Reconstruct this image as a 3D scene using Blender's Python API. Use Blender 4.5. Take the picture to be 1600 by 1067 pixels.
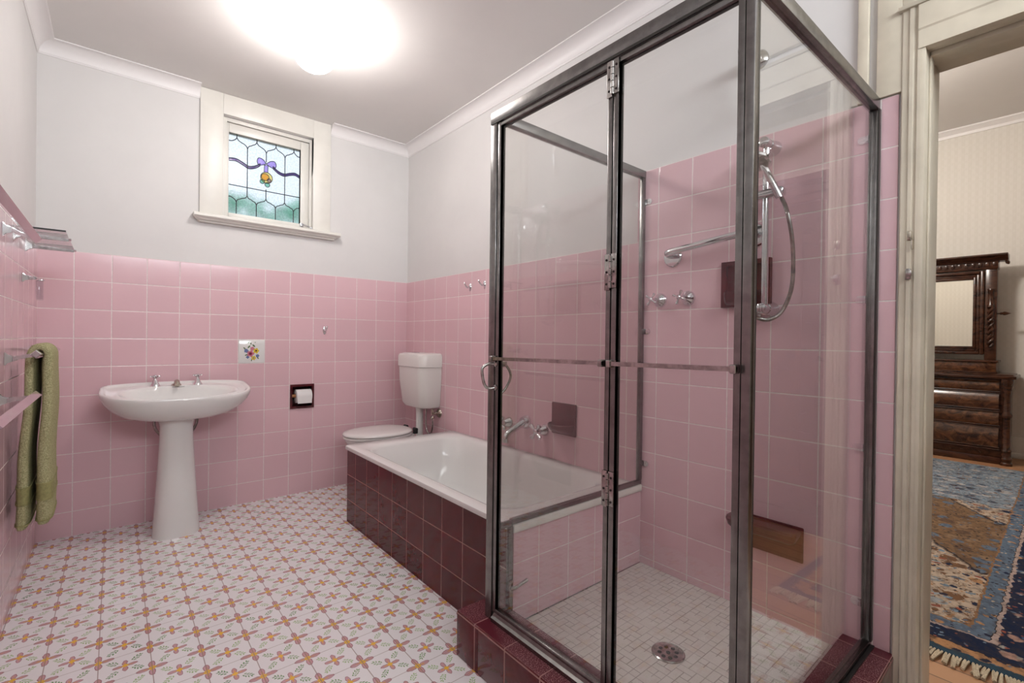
import bpy, bmesh, math, random
from mathutils import Vector, Matrix
random.seed(7)
PI = math.pi
scn = bpy.context.scene
for o in list(bpy.data.objects): bpy.data.objects.remove(o)
C = scn.collection

# ------------------------------------------------------------------ camera
yaw, pitch, roll = 0.70037154, -0.00510567, 0.01273352
F = Vector((math.sin(yaw)*math.cos(pitch), math.cos(yaw)*math.cos(pitch), math.sin(pitch)))
R_ = Vector((math.cos(yaw), -math.sin(yaw), 0)); U_ = R_.cross(F)
R2 = R_*math.cos(roll) + U_*math.sin(roll); U2 = -R_*math.sin(roll) + U_*math.cos(roll)
cam_d = bpy.data.cameras.new('camera'); cam = bpy.data.objects.new('camera', cam_d); C.objects.link(cam)
m = Matrix((R2, U2, -F)).transposed().to_4x4(); m.translation = Vector((0.3148, -3.3819, 1.0653))
cam.matrix_world = m
cam_d.sensor_width = 36; cam_d.lens = 737.56/1600*36; cam_d.clip_start = 0.02
scn.camera = cam
# ------------------------------------------------------------------ world, exposure
w = bpy.data.worlds.new('world'); scn.world = w; w.use_nodes = True
bg = w.node_tree.nodes['Background']; bg.inputs[0].default_value = (0.80, 0.90, 1.0, 1); bg.inputs[1].default_value = 0.72
scn.view_settings.view_transform = 'Standard'; scn.view_settings.look = 'None'
scn.view_settings.exposure = 0.80; scn.view_settings.gamma = 1.0; scn.view_settings.use_curve_mapping = False
GLOBE_STRENGTH = 32.0
BEDROOM_STRENGTH = 95.0
# fill light added outside an invented window in the wall behind the camera
ld = bpy.data.lights.new('fill_light', 'AREA'); ld.shape = 'RECTANGLE'; ld.size = 1.75; ld.size_y = .42; ld.energy = 36; ld.color = (.90, .95, 1.0)
lo = bpy.data.objects.new('fill_light', ld); C.objects.link(lo); lo.location = (1.0, -4.60, 2.27); lo.rotation_euler = (PI/2, 0, 0)

# ------------------------------------------------------------------ node helpers
class NG:
    def __init__(s, name):
        s.mat = bpy.data.materials.new(name); s.mat.use_nodes = True
        s.nt = s.mat.node_tree; s.n = s.nt.nodes; s.l = s.nt.links
        s.b = s.n['Principled BSDF']
    def put(s, inp, v):
        if isinstance(v, bpy.types.NodeSocket): s.l.new(v, inp)
        elif v is not None:
            if inp.type == 'RGBA' and len(v) == 3: v = (*v, 1)
            inp.default_value = v
    def m(s, op, a, b=None, c=None):
        n = s.n.new('ShaderNodeMath'); n.operation = op
        s.put(n.inputs[0], a); s.put(n.inputs[1], b); s.put(n.inputs[2], c)
        return n.outputs[0]
    def pos(s):
        g = s.n.new('ShaderNodeNewGeometry'); sp = s.n.new('ShaderNodeSeparateXYZ'); s.l.new(g.outputs['Position'], sp.inputs[0])
        s.P = g.outputs['Position']; return sp.outputs
    def obj(s):
        g = s.n.new('ShaderNodeTexCoord'); sp = s.n.new('ShaderNodeSeparateXYZ'); s.l.new(g.outputs['Object'], sp.inputs[0])
        s.P = g.outputs['Object']; return sp.outputs
    def mix(s, f, a, b, blend='MIX'):
        n = s.n.new('ShaderNodeMix'); n.data_type = 'RGBA'; n.blend_type = blend
        s.put(n.inputs[0], f); s.put(n.inputs[6], a); s.put(n.inputs[7], b); return n.outputs[2]
    def noise(s, scale, detail=2, rough=.5, vec=None, dist=0, out=0):
        n = s.n.new('ShaderNodeTexNoise'); n.inputs['Scale'].default_value = scale; n.inputs['Detail'].default_value = detail
        n.inputs['Roughness'].default_value = rough; n.inputs['Distortion'].default_value = dist
        if vec is not None: s.l.new(vec, n.inputs['Vector'])
        return n.outputs[out]
    def wn(s, x, y, z=0.0):
        c = s.comb(x, y, z); n = s.n.new('ShaderNodeTexWhiteNoise'); n.noise_dimensions = '3D'; s.l.new(c, n.inputs['Vector']); return n.outputs['Value']
    def comb(s, x, y, z=0.0):
        n = s.n.new('ShaderNodeCombineXYZ'); s.put(n.inputs[0], x); s.put(n.inputs[1], y); s.put(n.inputs[2], z); return n.outputs[0]
    def sm(s, v, a, b, lo=0., hi=1.):
        n = s.n.new('ShaderNodeMapRange'); n.interpolation_type = 'SMOOTHSTEP'
        s.put(n.inputs[0], v); s.put(n.inputs[1], a); s.put(n.inputs[2], b); s.put(n.inputs[3], lo); s.put(n.inputs[4], hi); return n.outputs[0]
    def bump(s, h, strength=.3, dist=.002):
        n = s.n.new('ShaderNodeBump'); n.inputs['Strength'].default_value = strength; n.inputs['Distance'].default_value = dist
        s.l.new(h, n.inputs['Height']); s.l.new(n.outputs[0], s.b.inputs['Normal']); return n
    def ell(s, x, y, cx, cy, rx, ry, rot=0., soft=.25):
        dx = s.m('SUBTRACT', x, cx); dy = s.m('SUBTRACT', y, cy)
        if rot:
            c, t = math.cos(rot), math.sin(rot)
            a = s.m('ADD', s.m('MULTIPLY', dx, c), s.m('MULTIPLY', dy, t)); b = s.m('SUBTRACT', s.m('MULTIPLY', dy, c), s.m('MULTIPLY', dx, t))
            dx, dy = a, b
        d = s.m('ADD', s.m('POWER', s.m('ABSOLUTE', s.m('DIVIDE', dx, rx)), 2.), s.m('POWER', s.m('ABSOLUTE', s.m('DIVIDE', dy, ry)), 2.))
        return s.sm(d, 1+soft, 1-soft)
    def maxl(s, L):
        r = L[0]
        for q in L[1:]: r = s.m('MAXIMUM', r, q)
        return r
    def base(s, col=None, rough=.5, metal=0., spec=.5):
        s.put(s.b.inputs['Base Color'], col); s.put(s.b.inputs['Roughness'], rough); s.put(s.b.inputs['Metallic'], metal)
        s.b.inputs['Specular IOR Level'].default_value = spec; return s.mat

def simple(name, col, rough=.5, metal=0., spec=.5, nscale=0, namt=.1, bump=0, coat=0):
    g = NG(name)
    if nscale:
        g.obj(); f = g.noise(nscale, 4, .6, g.P); c = g.mix(g.sm(f, .3, .7), [x*(1-namt) for x in col], [min(1, x*(1+namt)) for x in col])
        g.base(c, rough, metal, spec)
        if bump: g.bump(f, bump, .002)
    else: g.base(col, rough, metal, spec)
    if coat: g.b.inputs['Coat Weight'].default_value = coat; g.b.inputs['Coat Roughness'].default_value = .05
    return g.mat

def tile_mat(name, ua, va, u0, v0, pu, pv, col, grout, gw=.003, rough=.13, var=.035, mottle=0, mot_col=None, seed=0., bumpy=.35):
    g = NG(name); P = g.pos()
    u = g.m('DIVIDE', g.m('SUBTRACT', P[ua], u0), pu); v = g.m('DIVIDE', g.m('SUBTRACT', P[va], v0), pv)
    fu = g.m('FRACT', u); fv = g.m('FRACT', v); iu = g.m('FLOOR', u); iv = g.m('FLOOR', v)
    du = g.m('MULTIPLY', g.m('MINIMUM', fu, g.m('SUBTRACT', 1., fu)), pu); dv = g.m('MULTIPLY', g.m('MINIMUM', fv, g.m('SUBTRACT', 1., fv)), pv)
    d = g.m('MINIMUM', du, dv); gm = g.sm(d, gw*.45, gw*.75)
    r = g.wn(iu, iv, seed)
    c = g.mix(r, [x*(1-var) for x in col], [x*(1+var) for x in col])
    n1 = g.noise(5, 5, .6, g.P)
    if mottle:
        n1 = g.noise(22, 5, .65, g.P, 1.2)
        c = g.mix(g.m('MULTIPLY', g.sm(n1, .35, .75), mottle), c, mot_col)
    else: c = g.mix(g.m('MULTIPLY', g.sm(n1, .35, .7), .15), c, [col[0]*.97, col[1]*1.06, col[2]*1.05])
    n2 = g.noise(60, 3, .6, g.P)
    gc = g.mix(g.sm(n2, .3, .7), grout, [x*.85 for x in grout])
    c = g.mix(gm, gc, c)
    g.base(c, g.m('ADD', g.m('MULTIPLY', g.m('SUBTRACT', 1., gm), .6), rough))
    tilt = g.m('ADD', g.m('MULTIPLY', g.m('SUBTRACT', fu, .5), g.m('MULTIPLY', g.m('SUBTRACT', r, .5), .5)), g.m('MULTIPLY', g.m('SUBTRACT', fv, .5), g.m('MULTIPLY', g.m('SUBTRACT', g.wn(iv, iu, seed+3), .5), .5)))
    h = g.m('ADD', g.m('ADD', g.sm(d, 0., gw*1.6), g.m('MULTIPLY', tilt, .45)), g.m('MULTIPLY', g.noise(14, 2, .5, g.P), .35))
    g.bump(h, bumpy, .0016)
    g.b.inputs['Specular IOR Level'].default_value = .34 if mottle else .5
    return g.mat

PINK = (0.750, 0.500, 0.540); GROUT = (0.88, 0.80, 0.77)
MAR = (0.095, 0.006, 0.010)
T = .152; ZO = -.0228
M = {}
M['pink_back'] = tile_mat('pink_wall_tiles_back', 0, 2, 0.0, ZO, T, T, PINK, GROUT)
M['pink_right'] = tile_mat('pink_wall_tiles_right', 1, 2, .026, ZO, .15145, T, PINK, GROUT, seed=5.)
M['pink_left'] = tile_mat('pink_wall_tiles_left', 1, 2, 0.0, ZO, T, T, PINK, GROUT, seed=9.)
M['pink_end'] = tile_mat('pink_bath_end_tiles', 0, 2, 2.076, .0, T, T, PINK, GROUT, seed=12.)
M['mar_front'] = tile_mat('maroon_bath_panel_tiles', 1, 2, -.660, -.0115, .1515, .1425, MAR, (.42, .22, .19), gw=.003, rough=.07, var=.2, mottle=.35, mot_col=(.13, .014, .018), bumpy=.2)
M['mar_hobf'] = tile_mat('maroon_kerb_front_tiles', 1, 2, -2.16, -.009, .1515, .1525, MAR, (.42, .22, .2), gw=.004, rough=.08, var=.2, mottle=.5, mot_col=(.16, .03, .04), bumpy=.2)
M['mar_hobs'] = tile_mat('maroon_kerb_side_tiles', 0, 2, 2.03, -.009, .1515, .1525, MAR, (.42, .22, .2), gw=.004, rough=.08, var=.2, mottle=.5, mot_col=(.16, .03, .04), bumpy=.2)
def speckle(name, ua, u0, va, v0):
    g = NG(name); P = g.pos()
    u = g.m('DIVIDE', g.m('SUBTRACT', P[ua], u0), .1515); fu = g.m('FRACT', u)
    d = g.m('MULTIPLY', g.m('MINIMUM', fu, g.m('SUBTRACT', 1., fu)), .1515)
    d = g.m('MINIMUM', d, g.m('ABSOLUTE', g.m('SUBTRACT', P[va], v0)))
    gm = g.sm(d, .001, .0018)
    n = g.noise(330, 1, .5, g.P); big = g.noise(6, 2, .5, g.P)
    c = g.mix(g.m('MULTIPLY', g.sm(n, .55, .62), g.sm(big, .40, .58)), (.10, .008, .018), (.45, .26, .27))
    g.base(g.mix(gm, (.45, .27, .25), c), .28); g.bump(gm, .3, .001); return g.mat
M['mar_topf'] = speckle('maroon_speckled_kerb_top', 1, -2.16, 0, 1.2035)
M['mar_tops'] = speckle('maroon_speckled_kerb_top_side', 0, 2.03, 1, -3.054)
M['maroon'] = simple('maroon_glazed_ceramic', (.085, .012, .016), .1, nscale=14, namt=.35)
M['white_wall'] = simple('white_painted_plaster', (.70, .68, .668), .55, nscale=3, namt=.02, bump=.04)
M['ceiling'] = simple('white_painted_ceiling', (.76, .735, .715), .6, nscale=2, namt=.02)
M['cornice'] = simple('white_cornice_paint', (.82, .79, .785), .45)
M['cream'] = simple('cream_gloss_woodwork', (.78, .755, .70), .35, nscale=6, namt=.03)
M['cream_old'] = simple('worn_cream_paint', (.62, .56, .45), .4, nscale=4, namt=.12)
M['ceramic'] = simple('white_glazed_ceramic', (.80, .79, .77), .1, coat=.4)
M['enamel'] = simple('white_bath_enamel', (.80, .79, .77), .14)
M['plastic'] = simple('white_plastic', (.80, .785, .75), .25)
M['plastic2'] = simple('seat_plastic', (.80, .775, .755), .2)
M['paper'] = simple('toilet_paper', (.85, .83, .82), .9)
M['wood_rod'] = simple('orange_wooden_rod', (.55, .24, .09), .5)
M['chrome'] = simple('chrome', (.72, .72, .74), .07, 1.)
M['old_chrome'] = simple('aged_chrome', (.42, .40, .385), .18, 1., nscale=40, namt=.3)
M['alu'] = simple('weathered_silver_frame', (.23, .22, .215), .27, 1., nscale=30, namt=.16)
M['alu_dark'] = simple('dark_frame_edge', (.06, .055, .05), .35, .6)
M['rubber'] = simple('black_rubber', (.02, .02, .02), .5)
M['brass_dull'] = simple('dull_nickel', (.45, .41, .34), .25, 1., nscale=60, namt=.3)
M['lead'] = simple('lead_came', (.05, .055, .06), .5, .3)
M['void'] = simple('dark_recess', (.02, .01, .01), .8)

def floor_mat():
    g = NG('painted_flower_floor_tiles'); P = g.pos()
    pu, pv = .1323, .1317
    u = g.m('DIVIDE', g.m('SUBTRACT', P[0], .018), pu); v = g.m('DIVIDE', g.m('ADD', P[1], .05), pv)
    iu = g.m('FLOOR', u); iv = g.m('FLOOR', v)
    nd = g.noise(70, 2, .5, g.P, 0, 1); sp = g.n.new('ShaderNodeSeparateXYZ'); g.l.new(nd, sp.inputs[0])
    fu = g.m('SUBTRACT', g.m('FRACT', u), .5); fv = g.m('SUBTRACT', g.m('FRACT', v), .5)
    au0 = g.m('ABSOLUTE', fu); av0 = g.m('ABSOLUTE', fv)
    au = g.m('ADD', au0, g.m('MULTIPLY', g.m('SUBTRACT', sp.outputs[0], .5), .05)); av = g.m('ADD', av0, g.m('MULTIPLY', g.m('SUBTRACT', sp.outputs[1], .5), .05))
    cu = g.m('SUBTRACT', .5, au); cv = g.m('SUBTRACT', .5, av)
    r1 = g.wn(iu, iv, 1.); r2 = g.wn(iu, iv, 2.); fade = g.noise(2.2, 1, .5, g.P)
    def petals(x, y, k):
        o = g.maxl([g.ell(x, y, .165*k, 0., .140*k, .070*k, 0, .12), g.ell(x, y, 0., .165*k, .070*k, .140*k, 0, .12)])
        i = g.maxl([g.ell(x, y, .165*k, 0., .118*k, .052*k, 0, .2), g.ell(x, y, 0., .165*k, .052*k, .118*k, 0, .2)])
        c = g.ell(x, y, 0., 0., .075*k, .075*k, 0, .2)
        s = g.maxl([g.ell(x, y, .11*k, 0., .07*k, .014*k, 0, .5), g.ell(x, y, 0., .11*k, .014*k, .07*k, 0, .5)])
        return o, i, c, s
    col = (.86, .84, .85)
    p = g.m('MULTIPLY', g.m('ADD', au, av), .7071); q = g.m('ABSOLUTE', g.m('MULTIPLY', g.m('SUBTRACT', au, av), .7071))
    leaves = g.maxl([g.ell(p, q, .235, .036, .030, .015, .5), g.ell(p, q, .300, .050, .034, .017, .6), g.ell(p, q, .372, .046, .034, .016, .6), g.ell(p, q, .438, .026, .032, .014, .4), g.ell(p, q, .335, 0., .12, .008, 0, .5)])
    gcol = g.mix(g.sm(r1, .45, .9), (.36, .53, .24), (.08, .23, .07))
    gcol = g.mix(g.sm(fade, .42, .62), gcol, (.42, .56, .33))
    c = g.mix(g.m('MULTIPLY', leaves, .95), col, gcol)
    pink = g.mix(r2, (.66, .40, .44), (.60, .33, .32))
    for (x, y, k) in ((au, av, .80), (cu, cv, 1.0)):
        o, i, ce, s = petals(x, y, k)
        c = g.mix(g.m('MULTIPLY', o, .85), c, (.30, .10, .13)); c = g.mix(g.m('MULTIPLY', i, .9), c, pink)
        c = g.mix(s, c, (.80, .42, .10)); c = g.mix(ce, c, (.86, .52, .07))
    gm = g.m('MULTIPLY', g.sm(g.m('SUBTRACT', .5, au0), .008, .013), g.sm(g.m('SUBTRACT', .5, av0), .005, .009))
    c = g.mix(g.m('SUBTRACT', 1., g.m('MULTIPLY', g.m('SUBTRACT', 1., gm), .8)), (.26, .17, .15), c)
    g.base(c, g.m('ADD', .16, g.m('MULTIPLY', g.m('SUBTRACT', 1., gm), .5)), spec=.45)
    g.bump(g.m('ADD', gm, g.m('MULTIPLY', g.noise(9, 2, .5, g.P), .4)), .25, .0012)
    return g.mat
M['floor'] = floor_mat()
def shower_floor_mat():
    g = NG('shower_mosaic_tiles'); P = g.pos(); s = .0255
    u = g.m('DIVIDE', g.m('SUBTRACT', P[0], 2.076), s); v = g.m('DIVIDE', g.m('ADD', P[1], 2.18), s)
    U = g.m('MODULO', g.m('ADD', u, 300.), 3.); V = g.m('MODULO', g.m('ADD', v, 300.), 3.)
    bu = g.m('FLOOR', g.m('DIVIDE', g.m('ADD', u, 300.), 3.)); bv = g.m('FLOOR', g.m('DIVIDE', g.m('ADD', v, 300.), 3.))
    r = g.m('GREATER_THAN', g.wn(bu, bv, 3.), .45)
    # pinwheel of rectangles round a small square, or a big square with rectangles
    def band(x, c): return g.m('LESS_THAN', g.m('ABSOLUTE', g.m('SUBTRACT', x, c)), .055)
    def rng(x, a, b): return g.m('MULTIPLY', g.m('GREATER_THAN', x, a), g.m('LESS_THAN', x, b))
    edge = g.maxl([band(U, 0.), band(U, 3.), band(V, 0.), band(V, 3.)])
    A = g.maxl([g.m('MULTIPLY', band(U, 2.), rng(V, 0., 2.)), g.m('MULTIPLY', band(V, 1.), rng(U, 1.5, 3.)) , g.m('MULTIPLY', band(V, 2.), rng(U, 0., 3.)), g.m('MULTIPLY', band(U, 1.), rng(V, 2., 3.))])
    B = g.maxl([g.m('MULTIPLY', band(U, 1.), rng(V, 0., 2.)), g.m('MULTIPLY', band(V, 1.), rng(U, 1., 3.)), g.m('MULTIPLY', band(U, 2.), rng(V, 1., 3.)), g.m('MULTIPLY', band(V, 2.), rng(U, 0., 2.))])
    ln = g.m('MAXIMUM', g.m('MULTIPLY', edge, .55), g.m('MULTIPLY', g.m('ADD', g.m('MULTIPLY', r, A), g.m('MULTIPLY', g.m('SUBTRACT', 1., r), B)), .75))
    dirt = g.noise(5, 3, .6, g.P)
    base = g.mix(g.sm(dirt, .3, .7), (.74, .70, .66), (.68, .63, .58))
    base = g.mix(g.m('MULTIPLY', g.wn(g.m('FLOOR', u), g.m('FLOOR', v), 8.), .25), base, (.62, .57, .53))
    c = g.mix(g.m('MULTIPLY', ln, g.sm(g.noise(14, 2, .5, g.P), .25, .55, .45, 1.)), base, (.26, .21, .19))
    g.base(c, .3); g.bump(g.m('SUBTRACT', 1., ln), .25, .001); return g.mat
M['shower_floor'] = shower_floor_mat()

def glass_mat(name, tint=(.955, .96, .955), rough=0.0, ior=1.5):
    g = NG(name); g.n.remove(g.b); out = g.n['Material Output']
    tr = g.n.new('ShaderNodeBsdfTransparent'); tr.inputs[0].default_value = (*tint, 1)
    gl = g.n.new('ShaderNodeBsdfGlossy'); gl.inputs['Roughness'].default_value = rough; gl.inputs[0].default_value = (1, 1, 1, 1)
    fr = g.n.new('ShaderNodeFresnel'); ge = g.n.new('ShaderNodeNewGeometry')
    g.l.new(g.m('ADD', ior, g.m('MULTIPLY', ge.outputs['Backfacing'], 1/ior-ior)), fr.inputs[0])
    mx = g.n.new('ShaderNodeMixShader'); g.l.new(fr.outputs[0], mx.inputs[0]); g.l.new(tr.outputs[0], mx.inputs[1]); g.l.new(gl.outputs[0], mx.inputs[2]); g.l.new(mx.outputs[0], out.inputs[0])
    return g.mat
M['glass'] = glass_mat('clear_shower_glass', (.945, .945, .94))
M['glass_clear'] = glass_mat('clear_acrylic', (.93, .93, .94))
M['acrylic'] = simple('mauve_acrylic', (.36, .22, .27), .12, 0., .6, nscale=8, namt=.15, coat=.8)
M['mirror'] = simple('mirror_silver', (.86, .85, .80), .01, 1.)
def colglass(name, col, rough=.45, sc=60):
    g = NG(name); g.pos(); f = g.noise(sc, 3, .6, g.P)
    c = g.mix(g.sm(f, .35, .65), [x*.86 for x in col], col)
    g.base(c, rough); g.b.inputs['Transmission Weight'].default_value = 1.; g.b.inputs['IOR'].default_value = 1.18
    g.bump(f, .5, .002); return g.mat
M['pane'] = colglass('textured_clear_glass', (.95, .96, .98), .16, 90)
M['purple'] = glass_mat('purple_glass', (.30, .24, .42)); M['lilac'] = glass_mat('lilac_glass', (.66, .56, .86))
M['amber'] = glass_mat('amber_glass', (.95, .72, .42)); M['yellowg'] = glass_mat('yellow_glass', (.97, .86, .50)); M['greeng'] = glass_mat('green_glass', (.52, .76, .66))
def emis(name, col, st):
    g = NG(name); g.base((.8, .8, .8), .2); g.put(g.b.inputs['Emission Color'], col); g.b.inputs['Emission Strength'].default_value = st; return g.mat
M['globe'] = emis('lit_opal_glass', (1.0, .96, .93), GLOBE_STRENGTH)
M['globe2'] = emis('lit_opal_glass_bedroom', (1.0, .93, .85), BEDROOM_STRENGTH)
def towel_mat():
    g = NG('green_terry_cotton'); g.obj(); f = g.noise(260, 3, .6, g.P); f2 = g.noise(45, 2, .5, g.P)
    c = g.mix(g.sm(f, .3, .7), (.24, .23, .10), (.58, .56, .32)); c = g.mix(g.m('MULTIPLY', f2, .3), c, (.62, .60, .38))
    g.base(c, .95, 0, .1); g.bump(f, .9, .004); return g.mat
M['towel'] = towel_mat(); M['towel_band'] = simple('green_woven_band', (.30, .29, .12), .8, nscale=90, namt=.15)
def wood_mat(name, a, b, rough=.22, sc=3., stretch=(1, 7, 7)):
    g = NG(name); g.obj(); mp = g.n.new('ShaderNodeMapping'); g.l.new(g.P, mp.inputs[0]); mp.inputs['Scale'].default_value = stretch
    f = g.noise(sc, 6, .65, mp.outputs[0], 1.4); g.base(g.mix(g.sm(f, .3, .72), a, b), rough); return g.mat
M['walnut'] = wood_mat('dark_polished_walnut', (.020, .007, .004), (.085, .030, .015), .22, 3., (6, 2, 6))
M['burl'] = wood_mat('burl_veneer', (.025, .008, .004), (.16, .062, .026), .2, 5., (3, 2, 3))
def bedfloor():
    g = NG('bedroom_timber_floor'); P = g.pos(); u = g.m('DIVIDE', P[0], .09); f = g.m('FRACT', u)
    r = g.wn(g.m('FLOOR', u), 0., 0.); c = g.mix(r, (.36, .17, .08), (.46, .24, .12)); c = g.mix(g.sm(g.m('MINIMUM', f, g.m('SUBTRACT', 1., f)), .01, .03), (.05, .02, .01), c)
    return g.base(c, .4)
M['bedfloor'] = bedfloor()
def wallpaper():
    g = NG('cream_damask_wallpaper'); P = g.pos()
    a = g.m('ADD', P[0], P[1]); s = g.m('SINE', g.m('MULTIPLY', a, 2*PI/.052)); z = g.m('SINE', g.m('MULTIPLY', P[2], 2*PI/.075))
    f = g.m('ADD', g.m('MULTIPLY', g.sm(s, -.2, .4), .5), g.m('MULTIPLY', g.m('MULTIPLY', s, z), .35)); f = g.m('ADD', f, g.m('MULTIPLY', g.noise(70, 3, .6, g.P), .5))
    return g.base(g.mix(g.sm(f, .1, .9), (.69, .655, .60), (.725, .69, .64)), .6)
M['wallpaper'] = wallpaper()
def rug_mat():
    g = NG('persian_rug_pile'); P = g.pos(); X, Y = P[0], P[1]
    nw = g.noise(22, 4, .6, g.P, 0, 1); sp = g.n.new('ShaderNodeSeparateXYZ'); g.l.new(nw, sp.inputs[0])
    X = g.m('ADD', X, g.m('MULTIPLY', g.m('SUBTRACT', sp.outputs[0], .5), .055)); Y = g.m('ADD', Y, g.m('MULTIPLY', g.m('SUBTRACT', sp.outputs[1], .5), .04))
    d = g.m('MAXIMUM', g.m('SUBTRACT', 2.78, X), g.m('SUBTRACT', -3.145, Y))
    def vor(scale, z):
        c = g.comb(X, Y, z); n = g.n.new('ShaderNodeTexVoronoi'); n.feature = 'F1'; n.inputs['Scale'].default_value = scale; g.l.new(c, n.inputs['Vector']); return n
    v1 = vor(13, .3); v2 = vor(26, 1.7); v3 = vor(8, 4.1)
    def pick(v): 
        s_ = g.n.new('ShaderNodeSeparateColor'); g.l.new(v.outputs['Color'], s_.inputs[0]); return s_.outputs
    p1 = pick(v1); p2 = pick(v2); p3 = pick(v3)
    def blobs(base, v, p, cols, r0, r1):
        c = base; n = len(cols)
        for i, cc in enumerate(cols):
            sel = g.m('MULTIPLY', g.m('GREATER_THAN', p[0], i/n), g.m('LESS_THAN', p[0], (i+1)/n))
            c = g.mix(g.m('MULTIPLY', sel, g.sm(v.outputs['Distance'], r1, r0)), c, cc)
        return c
    CR = (.52, .41, .32); BL = (.12, .17, .24); NV = (.012, .020, .055); BR = (.20, .10, .05); OR = (.48, .25, .12); RD = (.35, .10, .06); DK = (.03, .02, .02); LB = (.20, .29, .38)
    field = blobs(CR, v1, p1, [BL, BR, NV, OR, CR, (.33, .36, .38)], .42, .50)
    field = blobs(field, v2, p2, [CR, NV, BR, RD, LB, CR], .34, .42)
    v4 = vor(48, 3.3); p4 = pick(v4); field = blobs(field, v4, p4, [CR, DK, BL, CR, OR, field if 0 else CR, BR], .24, .34)
    ln = g.noise(12, 3, .55, g.comb(X, Y, 7.)); field = g.mix(g.sm(g.m('ABSOLUTE', g.m('SUBTRACT', ln, .5)), .012, .004), field, BR)
    # stepped medallion further in
    med = g.m('ADD', g.m('MULTIPLY', g.m('SUBTRACT', X, 4.3), .55), g.m('MULTIPLY', g.m('ABSOLUTE', g.m('SUBTRACT', g.m('FRACT', g.m('MULTIPLY', Y, 1.6)), .5)), .5))
    mz = g.m('ABSOLUTE', med); tan = blobs((.22, .13, .07), v1, p1, [(.27, .17, .10), BL, (.14, .08, .05)], .42, .50)
    tan = blobs(tan, v4, p4, [(.3, .2, .12), DK, BL, tan if 0 else (.22, .13, .07), (.1, .06, .04)], .24, .36)
    field = g.mix(g.sm(mz, .27, .25), field, DK); field = g.mix(g.sm(mz, .25, .245), field, tan)
    far = blobs(LB, v1, p1, [(.55, .52, .50), BL, (.45, .48, .52), NV], .34, .44); far = blobs(far, v4, p4, [(.5, .5, .5), DK, BL, BR, (.45, .42, .40)], .26, .36); field = g.mix(g.m('MULTIPLY', g.sm(X, 4.7, 4.75), .8), field, far)
    b1 = blobs(BL, v2, p2, [OR, BL, NV, OR, LB], .26, .36)
    b2 = blobs(NV, v1, p1, [NV, BL, (.50, .30, .24), NV, (.10, .18, .32), OR], .28, .40); b2 = blobs(b2, v2, p2, [NV, (.42, .40, .36), NV, RD, NV], .2, .3)
    b1 = blobs(b1, v4, p4, [NV, b1 if 0 else BL, CR, BL, DK, LB], .22, .32); b2 = blobs(b2, v4, p4, [BL, NV, CR, NV, RD, NV, LB], .22, .32)
    b3 = blobs(OR, v2, p2, [BR, NV, OR, BL], .28, .38)
    def step(c, nxt, at): return g.mix(g.m('GREATER_THAN', d, at), c, nxt)
    c = field; c = step(c, (.30, .16, .08), 0.); c = step(c, b1, .008); c = step(c, DK, .064); c = step(c, (.48, .36, .32), .067); c = step(c, b2, .080); c = step(c, DK, .185); c = step(c, b3, .19); c = step(c, (.03, .07, .11), .238)
    f = g.noise(500, 2, .5, g.P); g.base(g.mix(g.m('MULTIPLY', f, .3), g.mix(g.m('MULTIPLY', g.sm(g.noise(38, 5, .7, g.P), .42, .62), .45), c, [.05, .04, .04]), [.02, .02, .02]), .95, 0, .1); g.bump(f, .5, .003); return g.mat
M['rug'] = rug_mat(); M['fringe'] = simple('rug_fringe_wool', (.52, .44, .32), .95, nscale=200, namt=.2)
M['leaf'] = simple('hedge_leaves', (.22, .60, .42), .5, nscale=9, namt=.5); M['bark'] = simple('hedge_stem', (.1, .07, .04), .9)
M['terracotta'] = simple('earth_ground', (.3, .28, .2), .9)

# ------------------------------------------------------------------ mesh helpers
def link(name, bm, mat, parent=None, smooth=True, angle=38, mats=None):
    bmesh.ops.remove_doubles(bm, verts=bm.verts, dist=1e-6)
    bmesh.ops.recalc_face_normals(bm, faces=bm.faces)
    me = bpy.data.meshes.new(name); bm.to_mesh(me); bm.free()
    for q in (mats or [mat]): me.materials.append(M[q] if isinstance(q, str) else q)
    if smooth:
        me.shade_smooth(); me.set_sharp_from_angle(angle=math.radians(angle))
    o = bpy.data.objects.new(name, me); C.objects.link(o)
    if parent is not None:
        o.parent = parent
        if parent.type == 'EMPTY' or True:
            o.matrix_parent_inverse = parent_world(parent).inverted()
    return o
def parent_world(p):
    mtx = Matrix.LocRotScale(p.location, p.rotation_euler, p.scale)
    if p.parent: mtx = parent_world(p.parent) @ p.matrix_parent_inverse @ mtx
    return mtx
def thing(name, label, cat, loc=(0, 0, 0), group=None):
    o = bpy.data.objects.new(name, None); C.objects.link(o); o.location = loc; o.empty_display_size = .05
    o['label'] = label; o['category'] = cat
    if group: o['group'] = group
    return o
def tag(o, label, cat, group=None):
    o['label'] = label; o['category'] = cat
    if group: o['group'] = group
    return o
def struct(o): o['kind'] = 'structure'; return o
def box(bm, a, b, bev=0, seg=2, mi=0):
    vs = [bm.verts.new((x, y, z)) for z in (a[2], b[2]) for y in (a[1], b[1]) for x in (a[0], b[0])]
    fs = [bm.faces.new([vs[i] for i in q]) for q in ((0, 2, 3, 1), (4, 5, 7, 6), (0, 1, 5, 4), (2, 6, 7, 3), (0, 4, 6, 2), (1, 3, 7, 5))]
    for f in fs: f.material_index = mi
    if bev:
        es = list({e for f in fs for e in f.edges}); bmesh.ops.bevel(bm, geom=es, offset=bev, segments=seg, profile=.5, affect='EDGES', clamp_overlap=True)
    return bm
def B(*a, **k): return box(bmesh.new(), *a, **k)
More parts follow.
